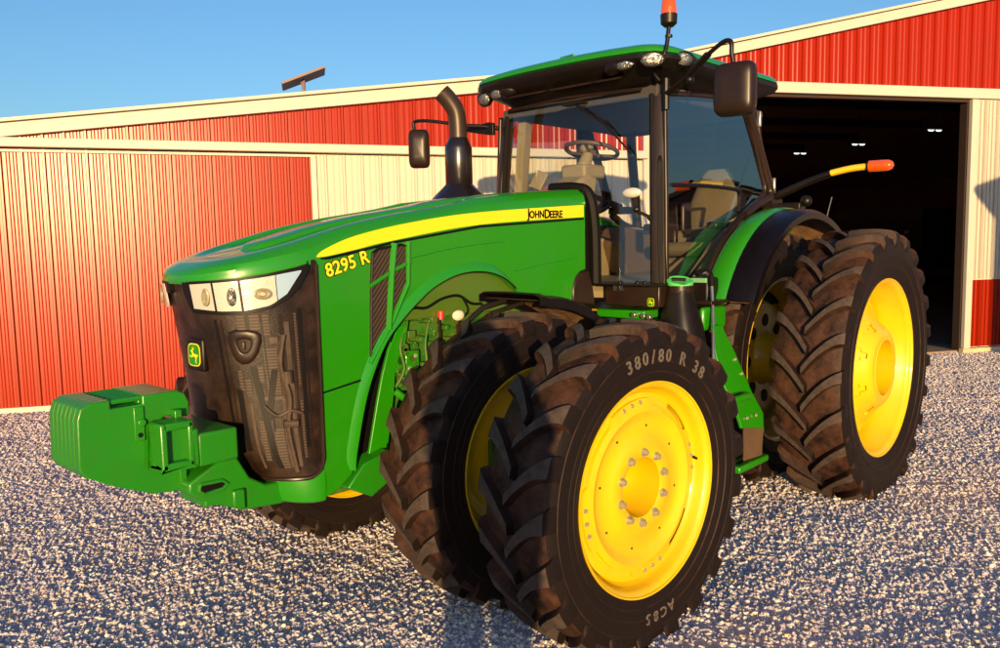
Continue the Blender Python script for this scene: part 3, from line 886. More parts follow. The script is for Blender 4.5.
tube(bm, [nose(R(66), 1.27, .014), nose(R(66), 1.33, .014)], .022, 10)
obj('cooling_hose', bm, M['radiator'], grille)
# diagonal ducts
for (p0, p1) in (((44, 1.36), (52, .86)), ((58, 1.34), (50, 1.1))):
    bm = BM()
    rows = []
    for k in range(9):
        t_ = k/8; a = p0[0]+(p1[0]-p0[0])*t_; z = p0[1]+(p1[1]-p0[1])*t_
        rows.append([nose(R(a-2.2), z, .005), nose(R(a+2.2), z, .005)])
    grid(bm, rows); o_ = obj('air_duct', bm, M['darkplastic'], grille, smooth=60)
    # pod
bm = BM()
podo = [(29.5, 1.49), (31, 1.52), (36, 1.532), (44, 1.532), (50, 1.522), (52.5, 1.505), (52, 1.47), (49, 1.42), (45, 1.385), (41, 1.37), (37, 1.368), (33, 1.385), (31, 1.42), (29.8, 1.46)]
pc = (40.5, 1.46)
rows = [[nose(R(pc[0]+(a-pc[0])*k_), pc[1]+(z-pc[1])*k_, of_) for a, z in podo] for k_, of_ in ((1.0, .0), (.95, .007), (.80, .010), (.5, .010), (.42, .008), (.38, .002), (.05, .002))]
grid(bm, rows, close=True)
pod = obj('lamp_pod', bm, M['trimplastic'], grille, smooth=50)
bm = BM(); c_ = Vector(nose(R(40.5), 1.46, .014))
nd = Vector((c_.x-4.03, c_.y*2.2, 0)).normalized()
mt_ = Matrix.Translation(c_) @ nd.to_track_quat('Z', 'Y').to_matrix().to_4x4()
lathe(bm, [(0.0, .018), (.004, .014), (.006, .001)], 'Z', 24); bm.transform(mt_ @ Matrix.Diagonal((.40, 1.2, 1, 1)))
obj('socket_highlight', bm, M['radiator'], pod)  # lighter oval painted in as a highlight inside the pod ring
# headlights
def headlight(sg):
    A = lambda l: [(sg*a, z) for a, z in l]
    lo = [(5, 1.70), (9, 1.612), (30, 1.602), (45, 1.604), (60, 1.625), (70, 1.665), (78, 1.72), (84, 1.80)]
    hi = [(5, 1.755), (9, 1.757), (30, 1.762), (45, 1.770), (60, 1.785), (70, 1.80), (78, 1.812), (84, 1.825)]
    hl = strip_patch('headlight', A(lo), A(hi), .012, M['darkplastic'], grille, n=40, thick=.02)
    lo2 = [(12.0, 1.632), (30, 1.620), (45, 1.620), (60, 1.640), (70, 1.690), (79, 1.790)]
    hi2 = [(9.5, 1.742), (30, 1.750), (45, 1.757), (60, 1.772), (70, 1.785), (79, 1.796)]
    segs = [(11.5, 26.5), (28, 43), (44.5, 64)]
    for (a0, a1) in segs:
        n_ = 8
        l_ = [(a0+(a1-a0)*i/n_, interp(lo2, a0+(a1-a0)*i/n_)) for i in range(n_+1)]
        h_ = [(a, interp(hi2, a)) for a, _ in l_]
        strip_patch('reflector', A(l_), A(h_), .022, M['chrome'], hl, n=10, thick=.006)
    l_ = [(64.5, interp(lo2, 64.5)), (70, 1.69), (79, 1.789)]; h_ = [(64.5, interp(hi2, 64.5)), (70, 1.785), (79, 1.796)]
    strip_patch('side_reflector', A(l_), A(h_), .022, mat('blue_lens', (.38, .55, .78), .15, metal=0), hl, n=8, thick=.006)
    for a in (22.5, 38.5, 56):
        c_ = Vector(nose(R(sg*a), 1.685+(.01 if a > 50 else 0), .03))
        c1 = Vector(nose(R(sg*a), 1.70, .06))-Vector(nose(R(sg*a), 1.70, .03))
        bm = BM(); lathe(bm, [(.0, .030), (.006, .033), (.010, .026), (.002, .018), (.012, .010), (.012, .001)], 'Z', 20)
        bm.transform(Matrix.Translation(c_) @ c1.to_track_quat('Z', 'Y').to_matrix().to_4x4() @ Matrix.Diagonal(((.62, 1.25, 1, 1) if a < 50 else (1.25, .8, 1, 1))))
        obj('bulb', bm, M['worklamp'] if 30 < a < 50 else M['steel'], hl)
    strip_patch('lens', A(lo2), A([(a, z) for a, z in hi2]), .034, M['lens'], hl, n=30, thick=0)
    return hl
headlight(1)
headlight(-1)
# badge with a leaping animal outline
def badge(parent, mtx, s):
    bm = BM()
    pts = []
    for k in range(48):
        a = 2*PI*k/48; c, sn = math.cos(a), math.sin(a)
        pts.append((0.5*s*abs(c)**.5*(1 if c > 0 else -1), 0.5*s*abs(sn)**.5*(1 if sn > 0 else -1)*(1.12 if sn > 0 else 1.0)))
    prism(bm, pts, 2, 0, .0025); bm.transform(mtx)
    b0 = obj('badge', bm, M['decal_yellow'], parent)
    bm = BM(); prism(bm, [(x*.91, y*.91) for x, y in pts], 2, .0026, .0035); bm.transform(mtx)
    obj('badge_field', bm, M['green'], b0)
    deer = [(.38, .02), (.30, .06), (.20, .07), (.06, .08), (-.04, .14), (-.08, .20), (-.02, .28), (.06, .40), (-.04, .33), (-.08, .42), (-.10, .32), (-.16, .26), (-.26, .22), (-.24, .18), (-.17, .17), (-.15, .08), (-.14, .0), (-.22, -.04), (-.32, -.02), (-.36, .02), (-.37, -.03), (-.28, -.10), (-.15, -.09), (-.04, -.05), (.10, -.07), (.16, -.16), (.12, -.28), (.20, -.40), (.24, -.38), (.18, -.28), (.24, -.16), (.26, -.04), (.36, -.04)]
    bm = BM(); prism(bm, [(x*s*.95, y*s*.95) for x, y in deer], 2, .0036, .0045); bm.transform(mtx)
    obj('badge_emblem', bm, M['decal_yellow'], b0, smooth=0)
c_ = Vector(nose(R(3), 1.405, .022)); nv = (Vector(nose(R(5), 1.40, .05))-Vector(nose(R(5), 1.40, .0))).normalized()
rt = Vector((0, 0, 1)).cross(nv).normalized(); up = nv.cross(rt)
mt_ = Matrix((rt, up, nv)).transposed().to_4x4(); mt_.translation = c_
badge(grille, mt_, .102)
bm = BM(); box(bm, (-.07, -.075, -.03), (.07, .08, -.001)); bm.transform(mt_); obj('badge_mount', bm, M['plastic'], grille, bevel=.01)

# ---- hood
ZT = [(1.90, 2.245), (2.4, 2.21), (2.87, 2.160), (3.1, 2.115), (3.52, 2.055), (3.8, 2.0), (4.08, 1.925), (4.30, 1.87), (4.44, 1.838), (4.52, 1.815)]
def hood_plan(x):
    if x <= 4.03: return .42
    t_ = min(1.0, (x-4.03)/(Dz(1.80)+.012)); a = math.acos(t_)
    return .42*math.sin(a)**.769
hood = None
def hood_mesh():
    bm = BM()
    xs_ = [1.90+(4.03-1.90)*i/22 for i in range(23)]
    sec_h = [(0, .010), (.20, .010), (.235, .004), (.27, -.014), (.55, -.016), (.66, -.010), (.70, .004), (.74, .006), (.84, .002), (.862, -.002), (.955, -.034), (.972, -.042), (1, -.085), (1, -.115)]
    sec = [(-a_, b_) for a_, b_ in reversed(sec_h)]+sec_h[1:]
    rows = []
    for x in xs_:
        zt = interp(ZT, x); rows.append([(x, .42*s, zt+dz) for s, dz in sec])
    grid(bm, rows)
    # nose: the same edge profile swept round the curved front
    D = .484
    fan = []
    for i in range(49):
        a = PI/2-PI*i/48
        col = []
        f_ = 1-.62*max(0.0, math.cos(a))**.8
        sg_ = 1 if a >= 0 else -1
        for rho, dz in sec_h:
            x = 4.03+rho*(D+.004)*math.cos(a); y = .42*rho*sg_*abs(math.sin(a))**.769
            col.append((x, y, interp(ZT, x)+(dz*f_ if rho > .3 else dz)))
        xe, ye, ze = col[-1]
        zl = z_lip(xe); o_ = .006*max(0.0, math.cos(a))
        col.append((xe+o_, ye, (ze+zl)/2)); col.append((xe+o_*.3, ye, zl-.002)); col.append((xe-.02*math.cos(a), ye*.985, zl-.002))
        fan.append(col)
    grid(bm, fan)
    bmesh.ops.remove_doubles(bm, verts=bm.verts, dist=1e-4)
    bmesh.ops.recalc_face_normals(bm, faces=bm.faces)
    return bm
hood = obj('hood', hood_mesh(), M['green'], T, smooth=28)
md = hood.modifiers.new('s', 'SOLIDIFY'); md.thickness = .01; md.offset = -1
# side panels with wheel arch and vent opening
ARCH = [(3.855, .783), (3.842, .878), (3.781, 1.108), (3.72, 1.258), (3.633, 1.403), (3.536, 1.500), (3.407, 1.600), (3.273, 1.680), (3.083, 1.738), (2.882, 1.741), (2.726, 1.700), (2.616, 1.630), (2.50, 1.53)]
def side_poly():
    top = [(x, interp(ZT, x)-.112) for x in [1.90+(4.03-1.90)*i/14 for i in range(15)]]
    pts = top[:]                                   # rear top -> front top
    pts[-1] = (4.03, z_lip(4.03)-.0)
    pts += [(4.03, 1.20)]
    pts += [(3.789, 1.232)] + [p for p in ARCH if p[1] > 1.24]
    pts += [(2.44, 1.50), (2.05, 1.50), (2.045, 1.60), (2.01, 1.67), (1.96, 1.705), (1.90, 1.715)]
    return pts
VENT = [(3.690, 1.865), (3.655, 1.885), (3.50, 1.905), (3.462, 1.895), (3.475, 1.675), (3.603, 1.480), (3.724, 1.320), (3.705, 1.704)]
for sg in (1, -1):
    bm = BM(); prism(bm, side_poly(), 1, sg*.40, sg*.42)
    sp_o = obj('side_panel', bm, M['green'], T, smooth=30, bevel=.006)
    # pressed character line (a slim ridge)
    bm = BM()
    tube(bm, smoothpath([(3.44, sg*.414, 1.835), (3.1, sg*.414, 1.885), (2.7, sg*.414, 1.915)], 5), [.010]*11, 8)
    tube(bm, smoothpath([(2.62, sg*.415, 1.735), (2.35, sg*.415, 1.768), (2.0, sg*.415, 1.80)], 5), [.008]*11, 8)
    obj('crease', bm, M['green'], sp_o, smooth=80)
    # vent
    bm = BM(); prism(bm, VENT, 1, sg*.4203, sg*.4235)
    vt = obj('side_vent', bm, M['vent'], sp_o, smooth=0)
    bm = BM()
    loop = [(x, sg*.424, z) for x, z in VENT]
    tube(bm, loop+[loop[0]], .008, 6); obj('vent_rim', bm, M['darkplastic'], vt)
    bm = BM()
    tube(bm, [(3.551, sg*.428, 1.912), (3.575, sg*.428, 1.75), (3.605, sg*.428, 1.47)], .018, 8)
    tube(bm, [(3.715, sg*.427, 1.700), (3.57, sg*.427, 1.768), (3.44, sg*.427, 1.815)], .011, 8)
    tube(bm, [(3.455, sg*.427, 1.92), (3.466, sg*.427, 1.70), (3.58, sg*.427, 1.51), (3.735, sg*.427, 1.31)], .014, 8)
    obj('vent_bar', bm, M['green'], vt)
    # arch lip
    bm = BM()
    path = smoothpath([(x, sg*.423, z) for x, z in ARCH[:-1]], 4)
    n_ = len(path)
    rows = []
    for i, p in enumerate(path):
        tn = (path[min(i+1, n_-1)]-path[max(i-1, 0)]).normalized(); nr = Vector((tn.z, 0, -tn.x))
        if nr.dot(Vector((3.05, 0, .9))-Vector((p.x, 0, p.z))) > 0: nr = -nr
        wd = .052*min(1, i/6+.4)*min(1.0, (n_-1-i)/8+.15)
        rows.append([(p.x-nr.x*.0, sg*.385, p.z-nr.z*.0), (p.x, sg*.440, p.z), (p.x+nr.x*wd*.35, sg*.438, p.z+nr.z*wd*.35), (p.x+nr.x*wd, sg*.4205, p.z+nr.z*wd)])
    grid(bm, rows); bmesh.ops.recalc_face_normals(bm, faces=bm.faces)
    obj('arch_lip', bm, M['green'], sp_o, smooth=50)
    bm = BM(); tube(bm, [(p.x, sg*.432, p.z) for p in path], .006, 6); obj('arch_seal', bm, M['darkplastic'], sp_o)
    # stripe decal
    tops = [(4.037, 1.853), (3.978, 1.889), (3.789, 1.953), (3.424, 2.020), (2.901, 2.080), (1.92, 2.141)]
    bots = [(1.92, 2.062), (2.903, 2.010), (3.553, 1.927), (3.792, 1.885), (3.957, 1.858)]
    tt = [(x, z) for x, z in tops if x < 4.03]+[(4.025, 1.858)]
    pts = []
    for p in smoothpath([(x, 0, z) for x, z in ([(4.025, 1.856)]+tops[1:])], 5): pts.append((p.x, p.z))
    for p in smoothpath([(x, 0, z) for x, z in bots+[(4.02, 1.853)]], 5): pts.append((p.x, p.z))
    bm = BM(); prism(bm, pts, 1, sg*.4206, sg*.4222)
    st = obj('stripe', bm, M['decal_yellow'], sp_o, smooth=0)
    bm = BM()
    prism(bm, [(x, z-.004) for x, z in bots]+[(4.0, 1.850), (4.0, 1.842)]+[(x, z-.018) for x, z in reversed(bots)], 1, sg*.4206, sg*.4216)
    obj('stripe_edge', bm, M['decal_black'], st, smooth=0)
for sg in (1, -1):
    bm = BM(); tube(bm, [(1.905, sg*.4195, 2.128), (2.6, sg*.4195, 2.088), (3.4, sg*.4195, 1.955)], .0, 4) if False else tube(bm, [(4.028, sg*.4205, 1.835), (4.028, sg*.4205, 1.20)], .004, 6)
    obj('panel_gap', bm, M['decal_black'], T)
    bm = BM(); tube(bm, [(4.03, sg*.4203, 1.197), (3.79, sg*.4203, 1.229)], .004, 6); obj('panel_gap', bm, M['decal_black'], T)
# lettering on the left side panel (seen from +y: right = -x)
def side_text(s, size, x, z, y, m, nm, parent, rot=0, **k):
    ca, sa = math.cos(rot), math.sin(rot)
    right = Vector((-ca, 0, sa)); up = Vector((sa, 0, ca))
    mt = Matrix((right, up, Vector((0, 1, 0)))).transposed().to_4x4(); mt.translation = Vector((x, y, z))
    bm = BM(); add_text(bm, s, size, mt, **k)
    return obj(nm, bm, m, parent, smooth=0)
lsp = [o for o in bpy.data.objects if o.name.startswith('side_panel')][0]
side_text('8295 R', .092, 3.845, 1.815, .4212, M['decal_black'], 'model_lettering_outline', lsp, rot=R(14), off=.0062, ext=.001, spacing=1.02)
side_text('8295 R', .092, 3.845, 1.815, .4230, M['decal_yellow'], 'model_lettering', lsp, rot=R(14), off=.0020, ext=.001, spacing=1.02)
side_text('J', .078, 2.478, 2.075, .4236, M['decal_black'], 'maker_lettering', lsp, rot=R(2.0), off=.0022, ext=.0008)
side_text('OHN', .062, 2.400, 2.071, .4236, M['decal_black'], 'maker_lettering', lsp, rot=R(2.0), off=.0022, ext=.0008, spacing=1.0)
side_text('D', .078, 2.300, 2.075, .4236, M['decal_black'], 'maker_lettering', lsp, rot=R(2.0), off=.0022, ext=.0008)
side_text('EERE', .062, 2.212, 2.074, .4236, M['decal_black'], 'maker_lettering', lsp, rot=R(2.0), off=.0022, ext=.0008, spacing=1.0)
# vertical seam beside the grille
# ---- front frame below the hood: side cheeks + wrap round the nose bottom
for sg in (1, -1):
    bm = BM()
    pts = [(4.03, 1.195), (3.789, 1.227)]+[p for p in reversed(ARCH) if p[1] < 1.24]+[(3.862, .765), (3.95, .705), (4.06, .672), (4.05, .785), (4.03, .84)]
    prism(bm, pts, 1, sg*.36, sg*.42)
    obj('front_cheek', bm, M['green'], T, smooth=30, bevel=.006)
bm = BM()
# bumper band following the plan curve below the grille
rows = []
for i in range(41):
    a = R(-90+180*i/40)
    zt_ = zb_g(a)-.004; zl = .665+.03*(1-abs(math.sin(a)))
    o_ = .004
    ring = [nose(a, zt_, -.05), nose(a, zt_, o_), nose(a, (zt_+zl)/2, o_+.006), nose(a, zl+.01, o_), nose(a, zl, -.01), nose(a, zl, -.06)]
    rows.append(ring)
grid(bm, rows); bmesh.ops.recalc_face_normals(bm, faces=bm.faces)
obj('front_frame', bm, M['green'], T, smooth=40)
# weight support: tongue from frame forward to carrier
bm = BM()
prof = [(4.04, .675), (4.20, .672), (4.40, .690), (4.60, .785), (4.655, .83), (4.655, .875), (4.50, .95), (4.42, .95), (4.36, .84), (4.28, .785), (4.04, .78)]
for (a, b) in ((.12, .30), (-.30, -.12)): prism(bm, prof, 1, a, b)
box(bm, (4.10, -.13, .69), (4.50, .13, .74))
obj('weight_support', bm, M['cast_green'], T, smooth=30, bevel=.010)
slot = [(4.605, .862), (4.50, .858), (4.475, .838), (4.50, .818), (4.585, .812), (4.61, .835)]
bm = BM(); prism(bm, slot, 1, .3002, .302); so_ = obj('support_slot', bm, M['decal_black'], T, smooth=0)
bm = BM(); tube(bm, [(x, .303, z) for x, z in slot]+[(slot[0][0], .303, slot[0][1])], .009, 8); obj('slot_rim', bm, M['cast_green'], so_)
bm = BM(); prism(bm, [(4.40, .70), (4.46, .725), (4.46, .80), (4.40, .80)], 1, .298, .325); obj('support_lug', bm, M['cast_green'], T, bevel=.008)
bm = BM(); prism(bm, [(3.80, .80), (3.90, .70), (3.75, .62), (3.62, .68), (3.62, .84)], 1, .30, .43)
obj('frame_bracket', bm, M['cast_green'], T, bevel=.008)
# carrier block
bm = BM()
box(bm, (4.43, -.30, .950), (4.62, .34, 1.098))
box(bm, (4.615, -.34, .955), (4.655, .345, 1.125))
obj('weight_carrier', bm, M['cast_green'], T, bevel=.012, seg=3)
bm = BM()   # open ended square frame the weights hang from
for (x0, x1, z0, z1) in ((4.64, 4.775, 1.135, 1.168), (4.64, 4.785, .965, .995), (4.755, 4.785, .965, 1.168), (4.64, 4.665, .965, 1.165)):
    box(bm, (x0, .22, z0), (x1, .345, z1))
box(bm, (4.65, -.3, .98), (4.77, .305, 1.15))
obj('carrier_frame', bm, M['cast_green'], T, bevel=.008)
# suitcase weights: each plate its own mesh
WP = [(5.060, 1.215), (5.045, 1.262), (5.010, 1.280), (4.925, 1.281), (4.925, 1.243), (4.790, 1.243), (4.790, 1.281), (4.64, 1.280), (4.600, 1.262), (4.583, 1.22), (4.587, 1.158), (4.648, 1.155), (4.655, 1.172), (4.700, 1.172), (4.712, 1.159),
      (4.724, 1.027), (4.68, 1.00), (4.591, .945), (4.584, .925), (4.600, .865), (4.630, .835), (4.66, .828), (4.764, .838), (4.92, .905), (5.045, .975), (5.066, 1.01)]
for k in range(7):
    y1 = .20-k*.0455
    bm = BM(); prism(bm, WP, 1, y1-.045, y1)
    o_ = obj('suitcase_weight', bm, M['cast_green'], T, smooth=30, bevel=.007, seg=3)
    bm = BM(); tube(bm, [(4.93, y1-.023, 1.268), (4.785, y1-.023, 1.268)], .012, 8); obj('grip', bm, M['cast_green'], o_)
for b0, b1 in (((4.790, .20, 1.085), (4.835, .209, 1.235)), ((4.735, .20, 1.075), (4.775, .209, 1.145)), ((4.640, .20, 1.135), (4.672, .245, 1.20)), ((4.628, .20, .87), (4.660, .235, .985))):
    bm = BM(); box(bm, b0, b1); obj('weight_boss', bm, M['cast_green'], T, bevel=.004)
for (x, z) in ((4.812, 1.112), (4.755, 1.125), (4.755, 1.092)):
    bm = BM(); bmesh.ops.create_cone(bm, cap_ends=True, segments=14, radius1=.0105, radius2=.0105, depth=.003, matrix=Matrix.Translation((x, .2105, z)) @ Matrix.Rotation(-PI/2, 4, 'X')); obj('bolt_hole', bm, M['decal_black'], T)
bm = BM(); bmesh.ops.create_cone(bm, cap_ends=True, segments=20, radius1=.018, radius2=.016, depth=.012, matrix=Matrix.Translation((4.803, .212, 1.165)) @ Matrix.Rotation(-PI/2, 4, 'X'))
obj('weight_pin', bm, M['cast_green'], T, bevel=.003)

# ---- engine bay seen through the arch
bm = BM()
box(bm, (2.3, -.26, .62), (3.90, .26, 1.55))
obj('engine_block', bm, M['dusty_green'], T, bevel=.02)
bm = BM()
prism(bm, [(2.55, 1.50), (3.60, 1.50), (3.52, 1.62), (3.3, 1.74), (2.9, 1.80), (2.5, 1.75)], 1, .34, .37)
obj('engine_shield', bm, mat('olive_shield', (.06, .14, .012), .3, coat=.4, var=.5, vscale=3, vcol=(.10, .10, .02)), T, bevel=.005)
bm = BM()
rb = random.Random(3)
for i in range(90):
    x = rb.uniform(2.95, 3.50); z = rb.uniform(1.12, 1.56); s = rb.uniform(.008, .042)
    if rb.random() < .5: box(bm, (x-s, .25, z-s*.8), (x+s, .27+rb.uniform(.02, .09), z+s*.8))
    else:
        bmesh.ops.create_cone(bm, cap_ends=True, segments=16, radius1=s*.9, radius2=s*.7, depth=.10, matrix=Matrix.Translation((x, .30, z)) @ Matrix.Rotation(-PI/2, 4, 'X'))
for i in range(2):
    x0 = 3.49-.16*i
    tube(bm, smoothpath([(x0, .33, 1.14+.02*i), (x0-.03, .37, 1.24), (x0-.015-.02*i, .36, 1.36), (x0-.08, .34, 1.47)], 5), .009, 8)
obj('engine_fitting', bm, M['dusty_green'], T, bevel=.006)
bm = BM(); tube(bm, smoothpath([(3.57, .385, 1.40), (3.50, .39, 1.545), (3.40, .39, 1.565), (3.30, .385, 1.56), (3.18, .38, 1.60), (3.05, .38, 1.61), (2.95, .38, 1.56), (2.85, .37, 1.55)], 6), .008, 8)
tube(bm, smoothpath([(3.02, .38, 1.60), (2.98, .385, 1.52), (3.05, .38, 1.46), (2.98, .375, 1.40), (3.05, .37, 1.33)], 6), .007, 8)
obj('wiring_hose', bm, M['decal_black'], T)
bm = BM(); tube(bm, [(3.205, .39, 1.27), (3.215, .39, 1.50)], .008, 8)
dst = obj('dipstick', bm, M['trimplastic'], T)
bm = BM(); tube(bm, [(3.203, .39, 1.485), (3.20, .39, 1.535)], .019, 12); obj('dipstick_handle', bm, M['red'], dst, bevel=.004)
bm = BM(); tube(bm, [(3.205, .39, 1.22), (3.205, .39, 1.29)], .011, 8); obj('dipstick_tube', bm, M['decal_yellow'], dst)
bm = BM(); bmesh.ops.create_uvsphere(bm, u_segments=16, v_segments=10, radius=1, matrix=Matrix.Translation((3.075, .40, 1.50)) @ Matrix.Diagonal((.045, .02, .030, 1)))
obj('filler_cap', bm, M['white'], T, smooth=60)
bm = BM(); bmesh.ops.create_uvsphere(bm, u_segments=16, v_segments=10, radius=1, matrix=Matrix.Translation((2.80, .40, 1.60)) @ Matrix.Diagonal((.03, .02, .02, 1)))
obj('filler_cap', bm, M['white'], T, smooth=60)
bm = BM(); box(bm, (3.33, .33, 1.17), (3.43, .35, 1.33))
pl_ = obj('bracket_plate', bm, M['green'], T, bevel=.008)
for (x, z) in ((3.36, 1.30), (3.36, 1.24), (3.405, 1.235), (3.40, 1.20)):
    link(bolt_me, 'plate_bolt', pl_, (x, .354, z))
# recessed green inner cheek in front of the wheel
bm = BM()
prism(bm, [(3.74, .74), (3.705, .80), (3.63, 1.095), (3.593, 1.224), (3.547, 1.351), (3.473, 1.472), (3.40, 1.50), (3.455, 1.243), (3.504, 1.228), (3.524, 1.079), (3.595, .712)], 1, .33, .350)
obj('inner_cheek', bm, M['green'], T, bevel=.004)
bm = BM(); prism(bm, [(3.95, .72), (3.93, 1.2), (3.6, 1.56), (3.45, 1.55), (3.56, 1.10), (3.66, .72)], 1, .27, .29); obj('arch_shadow_plate', bm, M['decal_black'], T)  # black sheet stands in for the shadow gap behind the arch lip
bm = BM()
tube(bm, smoothpath([(3.53, .37, 1.13), (3.50, .39, 1.10), (3.45, .40, 1.06), (3.40, .40, 1.04)], 4), .02, 10)
obj('hydraulic_hose', bm, M['green'], T)
# rear lower frame / transmission
bm = BM(); box(bm, (-.5, -.28, .55), (2.4, .28, 1.25)); box(bm, (.2, -.45, .9), (2.0, .62, 1.30)); tube(bm, [(0, -.5, .93), (0, .5, .93)], .22, 20)
obj('transmission', bm, M['dusty_green'], T, bevel=.02)
# black splash piece at hood rear corner
bm = BM(); prism(bm, [(2.045, 1.500), (2.045, 1.60), (2.01, 1.67), (1.96, 1.70), (1.87, 1.71), (1.83, 1.60), (1.80, 1.47)], 1, .36, .428)
obj('splash_flap', bm, M['trimplastic'], T, bevel=.012)
# black gasket behind hood
bm = BM(); tube(bm, smoothpath([(1.86, .10, 2.265), (1.85, .30, 2.258), (1.83, .40, 2.21), (1.81, .43, 2.0), (1.80, .43, 1.62)], 5), .040, 8)
obj('hood_seal', bm, M['decal_black'], T)
bm = BM(); box(bm, (1.80, -.42, 1.2), (1.90, .40, 2.235)); obj('firewall', bm, M['decal_black'], T, bevel=.01)

# ---- front fenders (turn with the wheels)
def front_fender(kp, sg, outer_sg):
    e_c = kp
    bm = BM(); rows = []
    R0 = .86
    for i in range(25):
        a = R(88+58*i/24)
        row = []
        rr = R0 + (.012 if i < 2 else 0)
        for (yy, dr) in ((-.235, -.035), (-.235, 0.0), (-.20, .014), (0, .018), (.19, .014), (.225, 0), (.225, -.045)):
            wy = yy
            row.append(((rr+dr)*math.cos(a), wy*sg, (rr+dr)*math.sin(a)))
        rows.append(row)
    grid(bm, rows); bmesh.ops.recalc_face_normals(bm, faces=bm.faces)
    o = obj('front_fender', bm, [M['fender'], M['muddy']], T, smooth=45)
    o.location = e_c+axv*(.005*sg); o.rotation_euler = (0, 0, ST)
    md = o.modifiers.new('s', 'SOLIDIFY'); md.thickness = .008; md.offset = 0; md.material_offset = 0
    bm = BM(); rows = []
    for i in range(25):
        a = R(89+56*i/24)
        rows.append([((R0-.008)*math.cos(a), yy*sg, (R0-.008)*math.sin(a)) for yy in (-.215, 0, .205)])
    grid(bm, rows); u_ = obj('fender_underside', bm, M['muddy'], o, smooth=60)
    bm = BM()
    tube(bm, [(-.05, -.1*sg, .842), (.02, -.22*sg, .80), (.10, -.30*sg, .70), (.12, -.36*sg, .55)], .016, 8)
    tube(bm, [(-.18, -.1*sg, .82), (-.08, -.25*sg, .76), (.05, -.33*sg, .66)], .014, 8)
    obj('fender_bracket', bm, M['plastic'], o)
front_fender(KP, 1, 1); front_fender(KR, -1, 1)

# ---- rear fenders: green shoulder + black flare over the inner tyre
def arc_shell(bm, r0, a0, a1, ys, n=30, cx=0, cz=.93, rf=None):
    rows = []
    for i in range(n+1):
        a = R(a0+(a1-a0)*i/n); row = []
        for (yy, dr) in ys:
            rr = r0+dr if rf is None else rf(i/n, r0+dr, yy)
            row.append((cx+rr*math.cos(a), yy, cz+rr*math.sin(a)))
        rows.append(row)
    grid(bm, rows); bmesh.ops.recalc_face_normals(bm, faces=bm.faces)
for sg in (1, -1):
    bm = BM(); arc_shell(bm, 1.20, 26, 128, [(sg*.785, -.10), (sg*.79, -.065), (sg*.82, -.02), (sg*.86, -.002), (sg*.93, .002), (sg*.985, -.004), (sg*1.0, -.02)])
    fo = obj('rear_fender', bm, M['green'], T, smooth=45)
    md = fo.modifiers.new('s', 'SOLIDIFY'); md.thickness = .012; md.offset = 0
    bm = BM(); arc_shell(bm, 1.185, 27, 132, [(sg*.97, 0), (sg*1.0, .002), (sg*1.15, -.008), (sg*1.185, -.03), (sg*1.185, -.075)])
    f2 = obj('fender_flare', bm, M['fender'], fo, smooth=45)
    md = f2.modifiers.new('s', 'SOLIDIFY'); md.thickness = .012; md.offset = 0
    bm = BM(); arc_shell(bm, 1.168, 27, 131, [(sg*.80, -.05), (sg*.97, 0), (sg*1.17, -.012)])
    f3 = obj('fender_underside', bm, M['muddy'], fo, smooth=60)
    # inner wall of the fender
    bm = BM(); pts = [(1.12*math.cos(R(a)), .93+1.12*math.sin(R(a))) for a in range(26, 129, 6)]+[(-.5, 1.35), (.9, 1.35)]
    prism(bm, pts, 1, sg*.745, sg*.762)
    obj('fender_wall', bm, M['darkplastic'], fo)

# ---- cab
cab = empty('cab', (0, 0, 0), 0, T)
AT, AB = (1.41, .70, 2.88), (1.50, .76, 1.56)
def pillar(sg):
    bm = BM()
    rows = []
    for i in range(9):
        t_ = i/8; x = AB[0]+(AT[0]-AB[0])*t_+.015*math.sin(t_*PI); y = AB[1]+(AT[1]-AB[1])*t_; z = AB[2]+(AT[2]-AB[2])*t_
        hw, hd = .040, .050
        rows.append([(x+hd, sg*(y-hw), z), (x+hd*.9, sg*(y-hw*.2), z), (x+hd*.4, sg*(y+hw*.9), z), (x-hd*.6, sg*(y+hw), z), (x-hd, sg*(y+hw*.4), z), (x-hd, sg*(y-hw), z)])
    vr = grid(bm, rows, close=True); bm.faces.new(vr[0]); bm.faces.new(vr[-1])
    bmesh.ops.recalc_face_normals(bm, faces=bm.faces)
    return obj('front_pillar', bm, M['trimplastic'], cab, smooth=40, bevel=.004)
pillar(1); pillar(-1)
for sg in (1, -1):
    bm = BM(); tube(bm, [(1.535, sg*.715, 1.58), (1.50, sg*.685, 2.2), (1.452, sg*.655, 2.88)], .021, 8); obj('windshield_seal', bm, M['decal_black'], cab)
# slim dark insert on left pillar
bm = BM(); prism(bm, [(1.64, .018), (2.35, .018), (2.40, 0.0), (2.35, -.018), (1.64, -.018), (1.60, 0)], 0, 0, .006)
bm.transform(Matrix(((0, 0, 1, 0), (0, 1, 0, 0), (1, 0, 0, 0), (0, 0, 0, 1))) if False else Matrix.Identity(4))
# prism axis 0: pts are (y,z) -> rebuild properly
bm.free(); bm = BM()
rows = []
for (z, hw) in ((1.60, .002), (1.64, .014), (1.9, .017), (2.2, .017), (2.42, .014), (2.46, .002)):
    t_ = (z-AB[2])/(AT[2]-AB[2]); x = AB[0]+(AT[0]-AB[0])*t_+.015*math.sin(t_*PI)+.032; y = AB[1]+(AT[1]-AB[1])*t_+.018
    rows.append([(x+.012, y-hw, z), (x-.006, y+hw, z)])
grid(bm, rows); o_ = obj('pillar_slot', bm, M['decal_black'], cab, smooth=0); md = o_.modifiers.new('s', 'SOLIDIFY'); md.thickness = .02; md.offset = 0
